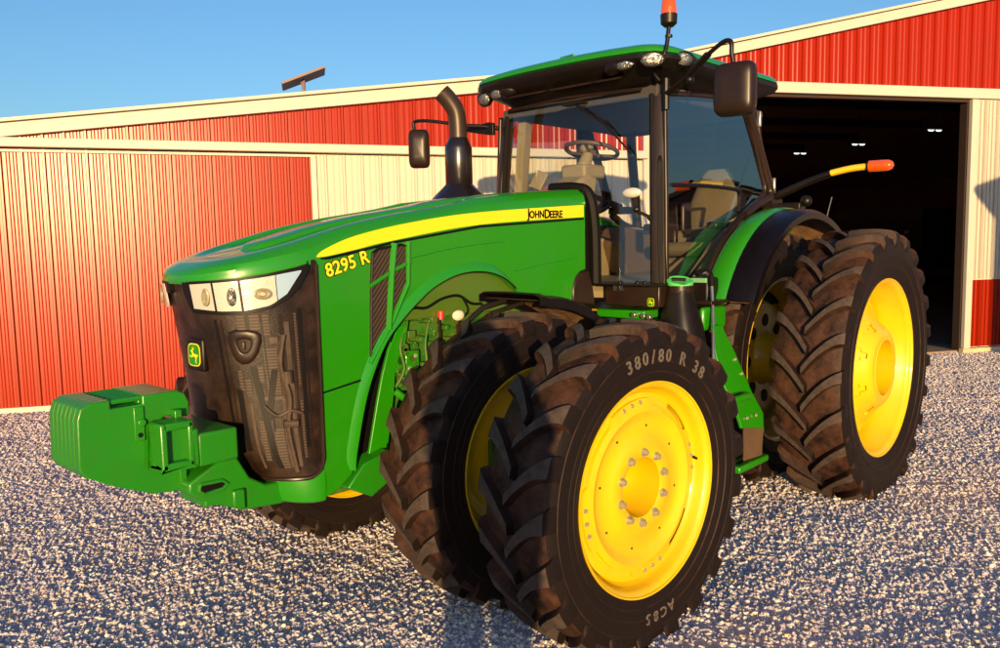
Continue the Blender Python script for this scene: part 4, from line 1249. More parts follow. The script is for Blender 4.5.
# rear pillars
CT, CB = (.14, .74, 2.92), (-.13, .79, 2.14)
for sg in (1, -1):
    bm = BM()
    tube(bm, smoothpath([(.30, sg*.76, 2.94), (.12, sg*.772, 2.65), (-.03, sg*.785, 2.38), (-.08, sg*.79, 2.27), (-.02, sg*.795, 2.21), (.20, sg*.80, 2.15), (.38, sg*.80, 2.07)], 4), .036, 10)
    rp = obj('rear_pillar', bm, M['trimplastic'], cab, smooth=50)
    bm = BM()
    for z_, x_ in ((2.82, .19), (2.32, -.08)): box(bm, (x_-.05, sg*.80-.015, z_-.06), (x_-.02, sg*.80+.02, z_+.06))
    obj('door_hinge', bm, M['bare'], rp, bevel=.006)
    # door frame following the fender
    bm = BM()
    loop = smoothpath([(1.44, sg*.745, 2.87), (.9, sg*.745, 2.92), (.35, sg*.75, 2.93), (.22, sg*.76, 2.78), (.05, sg*.775, 2.42), (.0, sg*.785, 2.30), (.05, sg*.785, 2.23), (.26, sg*.785, 2.14), (.46, sg*.785, 2.03), (.66, sg*.785, 1.90), (.86, sg*.785, 1.72), (.97, sg*.785, 1.58), (1.06, sg*.785, 1.53), (1.2, sg*.785, 1.52), (1.46, sg*.785, 1.54), (1.46, sg*.765, 2.2), (1.44, sg*.745, 2.87)], 5)
    tube(bm, loop, .017, 8, cap=False)
    dr = obj('cab_door', bm, M['trimplastic'], cab, smooth=60)
    bm = BM()
    pts = [(p.x, p.y-sg*.002, p.z) for p in loop]
    vs_ = [bm.verts.new(p) for p in pts[:-1]]; bm.faces.new(vs_)
    obj('door_glass', bm, M['doorglass'], dr, smooth=60)
    if sg > 0:
        bm = BM(); tube(bm, smoothpath([(1.20, .80, 1.64), (.84, .80, 1.86), (.46, .80, 2.07), (.37, .80, 2.10)], 4), .012, 8); tube(bm, smoothpath([(1.39, .76, 2.27), (.9, .775, 2.28), (.45, .78, 2.265), (.42, .78, 2.22), (.46, .79, 2.10)], 4), .015, 8)
        obj('door_bar', bm, M['darkplastic'], dr)
        bm = BM(); prism(bm, [(1.29, 1.96), (1.29, 2.13), (1.27, 2.15), (1.20, 2.15), (1.18, 2.12), (1.17, 1.95), (1.19, 1.93), (1.27, 1.94)], 1, .775, .80)
        hd = obj('door_handle', bm, M['trimplastic'], dr, bevel=.01)
        bm = BM(); prism(bm, [(1.265, 1.975), (1.265, 2.10), (1.20, 2.10), (1.20, 1.975)], 1, .8005, .803); obj('handle_recess', bm, M['decal_black'], hd)
# windshield: bulging forward between the front pillars
bm = BM(); rows = []
for i in range(15):
    t_ = i/14; row = []
    for k in range(25):
        s = -1+2*k/24
        x = AB[0]+(AT[0]-AB[0])*t_; y = AB[1]+(AT[1]-AB[1])*t_; z = AB[2]+(AT[2]-AB[2])*t_
        row.append((x+.02+.16*(1-s*s), s*(y-.03), z))
    rows.append(row)
grid(bm, rows); obj('windshield', bm, M['glass'], cab, smooth=60)
# wiper
bm = BM(); tube(bm, [(1.64, .16, 2.845), (1.665, .40, 2.70), (1.66, .58, 2.52)], [.010, .008, .006], 6); box(bm, (1.56, .02, 2.86), (1.64, .20, 2.885))
tube(bm, [(1.665, .34, 2.76), (1.66, .62, 2.48)], .007, 6)
obj('wiper', bm, M['darkplastic'], cab)
# rear glass and frame
bm = BM()
tube(bm, smoothpath([(.10, .70, 2.90), (-.16, .62, 2.88), (-.20, 0, 2.88), (-.16, -.62, 2.88), (.10, -.70, 2.90)], 4), .03, 8)
tube(bm, smoothpath([(-.10, .76, 2.14), (-.36, .66, 2.0), (-.40, 0, 2.0), (-.36, -.66, 2.0), (-.10, -.76, 2.14)], 4), .035, 8)
tube(bm, [(-.20, -.62, 2.88), (-.38, -.66, 2.0)], .045, 8)
tube(bm, [(-.20, .62, 2.88), (-.38, .66, 2.0)], .02, 8)
obj('rear_frame', bm, M['trimplastic'], cab, smooth=60)
# interior
bm = BM()
prism(bm, [(1.48, .70), (1.52, .3), (1.60, 0), (1.52, -.3), (1.48, -.70), (.4, -.74), (-.35, -.6), (-.35, .6), (.4, .74)], 2, 1.50, 1.60)
obj('cab_floor', bm, M['beige'], cab)
bm = BM()
prism(bm, [(-.38, 1.50), (.95, 1.50), (.70, 1.78), (.42, 1.92), (.1, 2.0), (-.1, 2.02), (-.38, 2.0)], 1, -.74, -.50)
prism(bm, [(.70, 1.50), (1.38, 1.50), (1.2, 1.80), (.8, 2.02), (.4, 2.08), (.4, 1.6)], 1, -.735, -.66)
prism(bm, [(-.38, 1.50), (.85, 1.50), (.78, 1.66), (.5, 1.86), (.25, 1.98), (-.1, 2.06), (-.38, 1.98)], 1, .55, .72)
prism(bm, [(-.38, 1.52), (-.30, 1.52), (-.30, 1.98), (-.38, 1.98)], 1, -.6, .6)
obj('cab_lining', bm, M['beige'], cab, bevel=.02)
bm = BM()
prism(bm, [(1.60, 1.55), (1.72, 1.56), (1.70, 2.10), (1.60, 2.32), (1.44, 2.40), (1.34, 2.36), (1.42, 2.10), (1.46, 1.55)], 1, -.11, .13)
prism(bm, [(1.64, 1.55), (1.76, 1.55), (1.74, 2.02), (1.64, 2.2)], 1, .10, .30)
sc = obj('steering_console', bm, M['beige'], cab, bevel=.03, seg=3)
bm = BM(); box(bm, (1.24, -.10, 2.36), (1.50, .12, 2.46)); tube(bm, [(1.36, 0, 2.44), (1.29, 0, 2.555)], [.055, .04], 14)
obj('steering_column', bm, M['beige'], cab, bevel=.02)
bm = BM()
ringp = [(.195*math.cos(2*PI*k/40), .195*math.sin(2*PI*k/40), 0) for k in range(41)]
tube(bm, ringp, .016, 10, cap=False)
for a in (20, 150, 270): tube(bm, [(.03*math.cos(R(a)), .03*math.sin(R(a)), -.03), (.19*math.cos(R(a)), .19*math.sin(R(a)), 0)], .013, 8)
bmesh.ops.create_cone(bm, cap_ends=True, segments=20, radius1=.05, radius2=.035, depth=.05, matrix=Matrix.Translation((0, 0, -.02)))
obj('steering_wheel', bm, M['wheelbrown'], cab, smooth=60, loc=(1.25, 0, 2.575), rot=(0, R(-14), 0))
bm = BM(); box(bm, (-.012, -.055, -.07), (.012, .055, .07)); obj('display', bm, M['beige'], cab, bevel=.006, loc=(1.56, -.26, 2.36), rot=(R(-20), R(-20), R(10)))
bm = BM(); box(bm, (-.0135, -.045, -.06), (-.0125, .045, .06)); 
seat_parts = []
bm = BM(); prism(bm, [(.55, 1.98), (.60, 2.04), (.56, 2.10), (.05, 2.08), (.0, 2.02), (.05, 1.96)], 1, -.24, .24)
st_ = obj('seat', bm, M['seat'], cab, bevel=.03, seg=3, loc=(-.30, .15, -.22))
bm = BM()
rows = []
for (z, hw, x, th) in ((2.04, .22, .02, .10), (2.2, .24, -.02, .10), (2.45, .23, -.06, .10), (2.60, .18, -.09, .085), (2.68, .14, -.11, .07), (2.73, .10, -.12, .04)):
    ring = []
    for k in range(16):
        a = 2*PI*k/16; ring.append((x+th*.5*math.cos(a), hw*abs(math.sin(a))**.6*(1 if math.sin(a) >= 0 else -1), z))
    rows.append(ring)
vr = grid(bm, rows, close=True); bm.faces.new(vr[0]); bm.faces.new(vr[-1]); bmesh.ops.recalc_face_normals(bm, faces=bm.faces)
obj('backrest', bm, M['seat'], st_, smooth=60)
bm = BM(); box(bm, (.0, -.2, 1.55), (.5, .2, 1.97)); obj('seat_base', bm, M['beige'], st_, bevel=.03)
for sg in (1, -1):
    bm = BM(); box(bm, (.1, sg*.30-.05, 2.20), (.55, sg*.30+.05, 2.26)); box(bm, (.08, sg*.30-.03, 2.0), (.14, sg*.30+.03, 2.22)); obj('armrest', bm, M['trimplastic'], st_, bevel=.02)
bm = BM(); prism(bm, [(-.2, 1.6), (.30, 1.6), (.42, 1.88), (.30, 2.02), (-.1, 1.98)], 1, -.58, -.33); obj('side_console', bm, M['wheelbrown'], cab, bevel=.03)
bm = BM(); box(bm, (.30, -.755, 1.55), (.46, -.70, 2.9)); obj('side_post', bm, M['trimplastic'], cab, bevel=.02)
bm = BM(); bmesh.ops.create_uvsphere(bm, u_segments=14, v_segments=10, radius=.06, matrix=Matrix.Translation((.42, -.66, 2.72))); obj('cab_speaker', bm, M['beige'], cab, smooth=60)
# beige liner beside the right front pillar
bm = BM(); rows = []
for i in range(9):
    t_ = i/8; x = AB[0]-.06+(AT[0]-AB[0])*t_; y = -(AB[1]+(AT[1]-AB[1])*t_)+.02; z = AB[2]+(AT[2]-AB[2])*t_
    rows.append([(x-.02, y+.03, z), (x-.12, y+.02, z), (x-.12, y+.085, z), (x-.03, y+.10, z)])
grid(bm, rows, close=True); obj('pillar_liner', bm, M['beige'], cab, smooth=40)
# small work mirror inside (round, lit)
bm = BM(); bmesh.ops.create_uvsphere(bm, u_segments=20, v_segments=12, radius=1, matrix=Matrix.Translation((1.62, .60, 2.22)) @ Matrix.Diagonal((.02, .075, .034, 1)))
wm = obj('front_lamp', bm, M['chrome'], cab, smooth=60)
bm = BM(); tube(bm, [(1.60, .60, 2.19), (1.58, .61, 2.10), (1.54, .70, 2.05)], .012, 8); bmesh.ops.create_uvsphere(bm, u_segments=10, v_segments=8, radius=.025, matrix=Matrix.Translation((1.58, .61, 2.11)))
lathe(bm, [(0, .001), (0, .036), (.01, .036)], 'X', 4, (1.50, .68, 2.05)); obj('lamp_arm', bm, M['plastic'], wm)

# roof
def rrect(x0, x1, yh, rc, n=8, bulge=.06):
    pts = []
    for (cx, cy, a0) in ((x1-rc, yh-rc, 0), (x0+rc, yh-rc, 90), (x0+rc, -yh+rc, 180), (x1-rc, -yh+rc, 270)):
        for k in range(n+1):
            a = R(a0+90*k/n); pts.append((cx+rc*math.cos(a), cy+rc*math.sin(a)))
    # more points on front & rear edges with bulge
    out = []
    for i, p in enumerate(pts):
        out.append(p); q = pts[(i+1) % len(pts)]
        if math.hypot(p[0]-q[0], p[1]-q[1]) > .3:
            for j in range(1, 6): out.append((p[0]+(q[0]-p[0])*j/6, p[1]+(q[1]-p[1])*j/6))
    return [(x+(bulge*(1-(y/yh)**2) if x > (x0+x1)/2 else -bulge*.6*(1-(y/yh)**2)), y) for x, y in out]
def roof_layers(bm, layers):
    rows = []
    for (ins, z, tilt) in layers:
        base = rrect(-.16+ins, 1.66-ins, .875-ins, max(.05, .20-ins*.5))
        rows.append([(x, y, z+tilt*(x-.8)-.02*(abs(y)/.875)**3) for x, y in base])
    vr = grid(bm, rows, close=True)
    return vr
bm = BM(); vr = roof_layers(bm, [(.02, 3.118, 0), (0.0, 3.125, 0), (.004, 3.145, 0), (.03, 3.168, 0), (.09, 3.190, 0), (.2, 3.205, 0), (.5, 3.212, 0)])
bm.faces.new(vr[-1]); bmesh.ops.recalc_face_normals(bm, faces=bm.faces)
roof = obj('cab_roof', bm, M['green'], cab, smooth=50)
bm = BM(); vr = roof_layers(bm, [(.02, 3.118, 0), (-.004, 3.112, 0), (-.004, 3.085, 0), (.02, 3.055, 0), (.10, 3.025, 0), (.16, 2.99, 0), (.24, 2.945, 0)])
bm.faces.new(vr[-1]); bmesh.ops.recalc_face_normals(bm, faces=bm.faces)
obj('roof_visor', bm, M['plastic'], roof, smooth=40)
bm = BM(); box(bm, (0.0, -.68, 2.86), (1.42, .68, 2.95)); box(bm, (1.38, -.70, 2.86), (1.46, .70, 2.93)); obj('headliner', bm, M['headliner'], cab, bevel=.01)
bm = BM()
for y0, y1 in ((-.52, -.16), (-.10, .26), (.30, .5)): box(bm, (1.50, y0, 3.000), (1.62, y1, 3.012), Matrix.Rotation(R(18), 3, 'Y'))
tube(bm, [(1.50, -.60, 2.915), (1.57, 0, 2.925), (1.50, .60, 2.915)], .012, 8)
obj('roof_vent', bm, M['trimplastic'], roof)
bm = BM(); tube(bm, [(1.56, -.04, 3.16), (1.56, -.04, 3.212), (1.57, .09, 3.214), (1.57, .09, 3.16)], .007, 6); obj('roof_handle', bm, M['green'], roof)
def roof_lamp(c, nrm, rx, rz, mt=None):
    nv = Vector(nrm).normalized(); rt = Vector((0, 0, 1)).cross(nv).normalized(); up = nv.cross(rt)
    mt_ = Matrix((rt, up, nv)).transposed().to_4x4(); mt_.translation = Vector(c)
    S = mt_ @ Matrix.Diagonal((rx, rz, .05, 1))
    bm = BM(); lathe(bm, [(-1.6, .7), (-.6, 1.25), (.1, 1.22), (.2, 1.1), (-.1, 1.0)], 'Z', 28); bm.transform(S)
    o = obj('roof_lamp', bm, M['plastic'], roof, smooth=50)
    bm = BM(); lathe(bm, [(.0, 1.02), (.14, .85), (.2, .4), (.2, .01)], 'Z', 28); bm.transform(S)
    obj('lamp_lens', bm, M['worklamp'], o, smooth=60)
    bm = BM(); lathe(bm, [(.16, .95), (.26, .90), (.30, .4), (.31, .01)], 'Z', 28); bm.transform(S); obj('lamp_glass', bm, M['lens'], o, smooth=60)
    return o
roof_lamp((1.685, .585, 3.045), (1, .12, -.25), .062, .028)
roof_lamp((1.665, .790, 3.055), (1, .55, -.2), .068, .042)
roof_lamp((1.43, .885, 3.075), (.55, 1, -.15), .060, .040)
roof_lamp((1.655, -.585, 3.02), (1, .15, -.25), .050, .036)
roof_lamp((1.625, -.745, 3.005), (1, .1, -.25), .050, .046)
for sg in (1, -1):
    bm = BM()
    pth = [(1.60, sg*.40, 3.055), (1.66, sg*.50, 3.055), (1.645, sg*.66, 3.06), (1.60, sg*.78, 3.065), (1.50, sg*.83, 3.07), (1.36, sg*.845, 3.075), (1.22, sg*.84, 3.08)] if sg > 0 else [(1.60, -.42, 3.05), (1.62, -.52, 3.04), (1.615, -.66, 3.035), (1.58, -.76, 3.035), (1.48, -.80, 3.06)]
    pp_ = smoothpath(pth, 5); n_ = len(pp_)
    tube(bm, pp_, [.052*math.sin(PI*min(1, .12+.5*min(i, n_-1-i)/5))+.004 for i in range(n_)], 14)
    obj('lamp_housing', bm, M['plastic'], roof, smooth=60)
# beacon
bm = BM(); tube(bm, smoothpath([(1.56, .80, 3.03), (1.60, .83, 3.07), (1.575, .84, 3.15), (1.55, .84, 3.27)], 5), .014, 10)
tube(bm, [(1.55, .84, 3.20), (1.55, .84, 3.215)], .024, 10)
bc = obj('beacon', bm, M['plastic'], roof)
bm = BM(); lathe(bm, [(-.002, .001), (0, .030), (.02, .052), (.075, .055), (.08, .05)], 'Z', 28, (1.55, .84, 3.265)); obj('beacon_base', bm, M['plastic'], bc, smooth=40)
bm = BM(); lathe(bm, [(0, .050), (.02, .051), (.085, .044), (.105, .034), (.115, .001)], 'Z', 28, (1.55, .84, 3.343)); obj('beacon_lens', bm, M['amber'], bc, smooth=50)
# mirrors
def mirror(sg, c, rz, w_, arm):
    bm = BM(); tube(bm, smoothpath(arm[0], 5), .014, 10)
    tube(bm, arm[1], .026, 10, ell=.7)
    if sg > 0: bmesh.ops.create_uvsphere(bm, u_segments=12, v_segments=8, radius=.028, matrix=Matrix.Translation((1.60, 1.02, 2.90)))
    ma = obj('mirror_arm', bm, M['plastic'], cab, smooth=50)
    bm = BM(); pts = []
    for k in range(40):
        a = 2*PI*k/40; cc, sn = math.cos(a), math.sin(a)
        pts.append((w_*abs(cc)**.35*(1 if cc > 0 else -1), .155*abs(sn)**.35*(1 if sn > 0 else -1)))
    rows = []
    for (xx, sc_) in ((-.04, .94), (-.03, 1.0), (.0, 1.0), (.025, .96), (.045, .80), (.052, .4)):
        rows.append([(xx, y*sc_, z*sc_) for y, z in pts])
    vr = grid(bm, rows, close=True); bm.faces.new(vr[0]); bm.faces.new(vr[-1]); bmesh.ops.recalc_face_normals(bm, faces=bm.faces)
    mo = obj('mirror', bm, M['trimplastic'] if sg > 0 else M['trimplastic'], ma, smooth=45, loc=c, rot=(0, 0, rz))
    bm = BM(); prism(bm, [(y*.9, z*.93) for y, z in pts], 0, -.0425, -.0405); obj('mirror_glass', bm, mat('mirror_glass', (.8, .8, .8), .03, metal=1), mo)
mirror(1, (1.74, 1.395, 2.775), R(4), .125, ([(1.70, 1.20, 3.01), (1.74, 1.32, 3.055), (1.75, 1.375, 3.045), (1.75, 1.38, 2.98), (1.74, 1.385, 2.93)], [(1.47, .78, 2.86), (1.60, 1.02, 2.93), (1.70, 1.20, 3.01)]))
mirror(-1, (1.78, -1.335, 2.675), R(38), .085, ([(1.60, -.95, 2.83), (1.74, -1.22, 2.885), (1.78, -1.36, 2.895), (1.79, -1.385, 2.87), (1.785, -1.37, 2.81)], [(1.47, -.74, 2.80), (1.53, -.84, 2.82), (1.60, -.95, 2.83)]))
bm = BM(); prism(bm, [(-.745, 2.84), (-.745, 2.745), (-.80, 2.75), (-1.05, 2.80), (-1.05, 2.825), (-.80, 2.85)], 0, 1.50, 1.53); obj('mirror_mount', bm, M['darkplastic'], cab, bevel=.006)
bm = BM(); tube(bm, [(1.475, .775, 2.76), (1.475, .775, 2.96)], .022, 10); tube(bm, smoothpath([(1.50, .74, 2.95), (1.54, .72, 3.0), (1.56, .76, 3.02)], 4), .010, 8); obj('mirror_pivot', bm, M['darkplastic'], cab)

# ---- exhaust stack
EX = Vector((1.86, -.80, 0))
bm = BM(); lathe(bm, [(2.10, .30), (2.20, .25), (2.27, .19), (2.325, .13), (2.345, .112), (2.352, .106)], 'Z', 36, EX)
ex = obj('exhaust_stack', bm, M['exhaust'], T, smooth=50)
bm = BM(); lathe(bm, [(2.34, .098), (2.35, .104), (2.62, .104), (2.64, .100), (2.685, .078), (2.70, .070)], 'Z', 36, EX); obj('muffler_shroud', bm, M['exhaust'], ex, smooth=40)
bm = BM()
tube(bm, smoothpath([EX+Vector((0, 0, 2.66)), EX+Vector((0, 0, 2.80)), EX+Vector((.015, -.005, 2.90)), EX+Vector((.06, -.03, 2.98)), EX+Vector((.11, -.055, 3.035))], 6), .068, 24, cap=False)
# slant cut tip: dark inner disc
o_ = obj('exhaust_pipe', bm, M['exhaust_tip'], ex, smooth=60); md = o_.modifiers.new('s', 'SOLIDIFY'); md.thickness = .004
bm = BM(); tube(bm, [EX+Vector((.085, -.043, 3.005)), EX+Vector((.088, -.045, 3.01))], .062, 20); obj('pipe_mouth', bm, M['decal_black'], ex)

# ---- left side: toolbox, rail, tank, handrail, steps
bm = BM(); box(bm, (1.42, .36, 1.452), (1.60, .80, 1.598))
tb = obj('tool_box', bm, M['trimplastic'], T, bevel=.012)
mt_ = Matrix((Vector((0, 1, 0)), Vector((0, 0, 1)), Vector((1, 0, 0)))).transposed().to_4x4(); mt_.translation = Vector((1.601, .735, 1.485)); badge(tb, mt_, .052)
bm = BM(); box(bm, (1.45, .20, 1.600), (1.70, .82, 1.612)); 
for y_ in (.50, .64, .70): bmesh.ops.create_uvsphere(bm, u_segments=10, v_segments=6, radius=.016, matrix=Matrix.Translation((1.62, y_, 1.615)))
obj('cowl_sill', bm, M['darkplastic'], T)
bm = BM(); box(bm, (1.48, .33, 1.375), (1.66, .72, 1.432)); obj('cab_rail', bm, M['green'], T, bevel=.01)
bm = BM()
for (y_, z_) in ((.655, 1.405), (.73, 1.40), (.775, 1.395), (.80, 1.36), (.845, 1.355)): tube(bm, [(1.66, y_, z_), (1.70, y_, z_)], .017, 10)
obj('hydraulic_coupler', bm, M['bare'], T, bevel=.003)
bm = BM(); box(bm, (1.30, .40, 1.15), (1.62, .88, 1.37)); obj('battery_box', bm, M['darkplastic'], T, bevel=.03)
bm = BM()
rows = []
for (z, x0, x1, y0, y1) in ((.85, 1.05, 1.37, .59, .93), (1.12, 1.06, 1.37, .60, .93), (1.30, 1.08, 1.35, .63, .90), (1.42, 1.10, 1.32, .65, .86), (1.50, 1.12, 1.30, .665, .835), (1.545, 1.13, 1.29, .67, .83)):
    ring = []
    for k in range(28):
        a = 2*PI*k/28; c_, s_2 = math.cos(a), math.sin(a)
        ring.append(((x0+x1)/2+(x1-x0)/2*abs(c_)**.7*(1 if c_ > 0 else -1), (y0+y1)/2+(y1-y0)/2*abs(s_2)**.7*(1 if s_2 > 0 else -1), z))
    rows.append(ring)
vr = grid(bm, rows, close=True); bm.faces.new(vr[0]); bm.faces.new(vr[-1]); bmesh.ops.recalc_face_normals(bm, faces=bm.faces)
tk = obj('fluid_tank', bm, M['plastic'], T, smooth=60, loc=(.24, .115, .02))
bm = BM(); lathe(bm, [(1.53, .088), (1.585, .088), (1.59, .082)], 'Z', 28, (1.21, .75, 0), caps=True); obj('tank_neck', bm, M['trimplastic'], tk)
bm = BM(); lathe(bm, [(1.588, .088), (1.592, .090), (1.612, .090), (1.618, .083), (1.614, .07), (1.616, .001)], 'Z', 36, (0, 0, -1.60)); cp = obj('tank_cap', bm, M['capgreen'], tk, smooth=40, loc=(1.21, .75, 1.595), rot=(R(-12), R(12), 0))
bm = BM(); tube(bm, [(.035, -.04, .020), (-.015, .035, .020)], .014, 10); obj('cap_grip', bm, M['decal_black'], cp)
# second tank / panel behind
bm = BM(); box(bm, (1.02, .72, 1.42), (1.18, .93, 1.635)); obj('control_box', bm, M['darkplastic'], T, bevel=.02)
bm = BM(); box(bm, (1.04, .76, 1.60), (1.195, .92, 1.632)); obj('control_box_lid', bm, mat('pale_green_lid', (.16, .40, .20), .4), T, bevel=.004)
bm = BM(); tube(bm, smoothpath([(1.28, .94, 1.672), (1.26, .95, 1.675), (1.24, .95, 1.672), (1.20, .955, 1.655), (1.19, .96, 1.60), (1.28, 1.02, 1.38), (1.42, 1.10, 1.12), (1.45, 1.13, 1.0)], 5), .011, 10)
obj('handrail', bm, M['bare'], T)
bm = BM(); tube(bm, smoothpath([(1.34, .93, 1.66), (1.30, .935, 1.685), (1.24, .95, 1.685), (1.20, .96, 1.655), (1.195, .965, 1.58)], 5), .017, 10); obj('handrail_sleeve', bm, M['decal_black'], T)
# steps
def slab(bm, pts, off):
    a = [bm.verts.new(p) for p in pts]; b = [bm.verts.new(Vector(p)+Vector(off)) for p in pts]; n = len(pts)
    fs = [bm.faces.new(a), bm.faces.new(b[::-1])]+[bm.faces.new((a[i], b[i], b[(i+1) % n], a[(i+1) % n])) for i in range(n)]
    bmesh.ops.recalc_face_normals(bm, faces=fs)
bm = BM(); slab(bm, [(1.33, 1.05, 1.32), (1.20, 1.05, 1.32), (1.195, 1.06, 1.28), (1.121, 1.103, 1.125), (1.041, 1.191, .845), (.965, 1.24, .691), (1.03, 1.277, .572), (1.312, 1.253, .65), (1.319, 1.205, .80), (1.389, 1.161, .94), (1.38, 1.09, 1.167)], (0, -.02, -.006))
sp2 = obj('step_frame', bm, M['green'], T, bevel=.004)
bm = BM(); prism(bm, [(1.34, 1.44), (1.02, 1.44), (1.02, 1.28), (1.34, 1.28)], 1, .94, .985); obj('step_guard', bm, M['green'], T, bevel=.02)
bm = BM(); box(bm, (.85, .60, 1.458), (1.30, 1.02, 1.482)); obj('platform', bm, M['trimplastic'], T, bevel=.004)
bm = BM(); slab(bm, [(1.30, 1.262, .65), (1.03, 1.272, .60), (1.15, 1.318, .444), (1.40, 1.314, .456)], (0, -.008, -.003)); obj('step_plate', bm, mat('worn_metal', (.17, .10, .06), .45, metal=.3, var=.5, vscale=12), T)
for (x0, x1, ya, yb, z) in ((1.20, 1.52, 1.02, 1.27, .83), (1.05, 1.48, 1.05, 1.325, .385)):
    bm = BM(); box(bm, (x0, ya, z), (x1, yb, z+.045))
    so = obj('step', bm, M['green'], T, bevel=.012)
    bm = BM()
    for k in range(4): box(bm, (x0+.05, ya+.02+k*(yb-ya)/4.4, z+.0455), (x1-.05, ya+.02+k*(yb-ya)/4.4+.028, z+.047))
    obj('step_slot', bm, M['decal_black'], so, smooth=0)
for (x, y, z) in ((1.16, 1.12, 1.08), (1.12, 1.15, .98), (1.10, 1.245, .70), (1.22, 1.24, .70)): link(bolt_me, 'step_bolt', sp2, (x, y+.008, z))

# ---- warning light arms at the rear corners
def warn_arm(sg):
    bm = BM()
    ctl = [(-.20, .74, 2.215), (-.20, .88, 2.27), (-.20, 1.05, 2.335), (-.20, 1.25, 2.395)]
    tube(bm, smoothpath([(x, sg*y, z) for x, y, z in ctl], 5), [.045-.0009*i for i in range(16)], 12, ell=.75)
    box(bm, (-.30, sg*.66, 2.15), (-.10, sg*.80, 2.215))
    o = obj('warning_arm', bm, M['plastic'], T, smooth=60)
    bm = BM(); tube(bm, smoothpath([(-.20, sg*1.235, 2.392), (-.20, sg*1.38, 2.415), (-.20, sg*1.515, 2.422)], 5), .034, 12, ell=.75); obj('arm_reflector', bm, M['reflector'], o, smooth=60)
    bm = BM(); tube(bm, [(-.20, sg*1.515, 2.422), (-.20, sg*1.60, 2.421), (-.20, sg*1.655, 2.420), (-.20, sg*1.68, 2.419), (-.20, sg*1.69, 2.419)], [.042, .042, .040, .028, .008], 16); obj('warning_lens', bm, M['amber'], o, smooth=60)
    bm = BM(); tube(bm, [(-.20, sg*1.508, 2.422), (-.20, sg*1.518, 2.422)], .044, 16); obj('lens_collar', bm, M['decal_black'], o)
warn_arm(1); warn_arm(-1)
bm = BM(); box(bm, (-.34, .78, 2.12), (-.22, .98, 2.18)); bmesh.ops.create_uvsphere(bm, u_segments=12, v_segments=8, radius=.045, matrix=Matrix.Translation((-.30, 1.0, 2.19)))
obj('fender_lamp', bm, M['plastic'], T, bevel=.01)
bm = BM(); tube(bm, [(-.45, 1.10, 2.02), (-.47, 1.14, 2.22)], .004, 6); obj('antenna', bm, M['bare'], T)

# ------------------------------------------------------------------ photographer standing behind the camera (casts the long shadow)
def person():
    sd_ = Vector((math.sin(YAW), -math.cos(YAW), 0))
    root_xy = CAM.to_2d() + Vector((sv.x, sv.y)).normalized()*0.42 + sd_.to_2d()*0.02
    fw = Vector((math.cos(YAW), math.sin(YAW), 0)); sd_ = Vector((math.sin(YAW), -math.cos(YAW), 0))
    base = Vector((root_xy.x, root_xy.y, 0))
    def P(f, s, z): return base+fw*f+sd_*s+Vector((0, 0, z*1.05))
    V = [P(0, 0, 1.0), P(0, 0, 1.2), P(0, 0, 1.45), P(.0, 0, 1.56), P(.02, 0, 1.66), P(.03, 0, 1.76), P(.02, 0, 1.84)]
    Rr = [.23, .23, .24, .08, .09, .11, .07]
    E = [(0, 1), (1, 2), (2, 3), (3, 4), (4, 5), (5, 6)]
    for s in (-1, 1):
        i = len(V)
        V += [P(0, .10*s, .92), P(.02, .11*s, .5), P(0, .12*s, .10), P(.14, .17*s, .05)]; Rr += [.14, .12, .09, .06]
        E += [(0, i), (i, i+1), (i+1, i+2), (i+2, i+3)]
        j = len(V)
        V += [P(0, .19*s, 1.46), P(.10, .23*s, 1.34), P(.24, .15*s, 1.60), P(.30, .08*s, 1.76)]; Rr += [.09, .075, .055, .045]
        E += [(2, j), (j, j+1), (j+1, j+2), (j+2, j+3)]
    me = bpy.data.meshes.new('person'); me.from_pydata(V, E, [])
    o = bpy.data.objects.new('person', me); COL.objects.link(o)
    sk = o.modifiers.new('skin', 'SKIN')
    for v, rr in zip(me.skin_vertices[0].data, Rr): v.radius = (rr, rr)
    me.skin_vertices[0].data[0].use_root = True
    ss = o.modifiers.new('sub', 'SUBSURF'); ss.levels = 1; ss.render_levels = 2
    me.materials.append(M['cloth'])
    tag(o, 'standing person in dark clothes holding a phone up, whose shadow falls on the front tyres', 'person')
person()

# ------------------------------------------------------------------ across the yard, behind and beside the viewer (seen only as reflections in the glass)
M['shed'] = mat('shed_siding', (0.10, 0.06, 0.05), 0.8)
sh = empty('shed', (-31, 18.5, 0), R(60))
tag(sh, 'dark gabled shed across the yard, off to the tractor rear', 'shed')
bm = BM(); prism(bm, [(-6, 0), (6, 0), (6, 3.0), (0, 5.2), (-6, 3.0)], 1, -5, 5); obj('wall', bm, M['shed'], sh, smooth=0)
bm = BM(); prism(bm, [(-6.4, 2.9), (0, 5.25), (6.4, 2.9), (6.4, 3.1), (0, 5.45), (-6.4, 3.1)], 1, -5.3, 5.3); obj('roof', bm, M['barn_post'], sh, smooth=0)
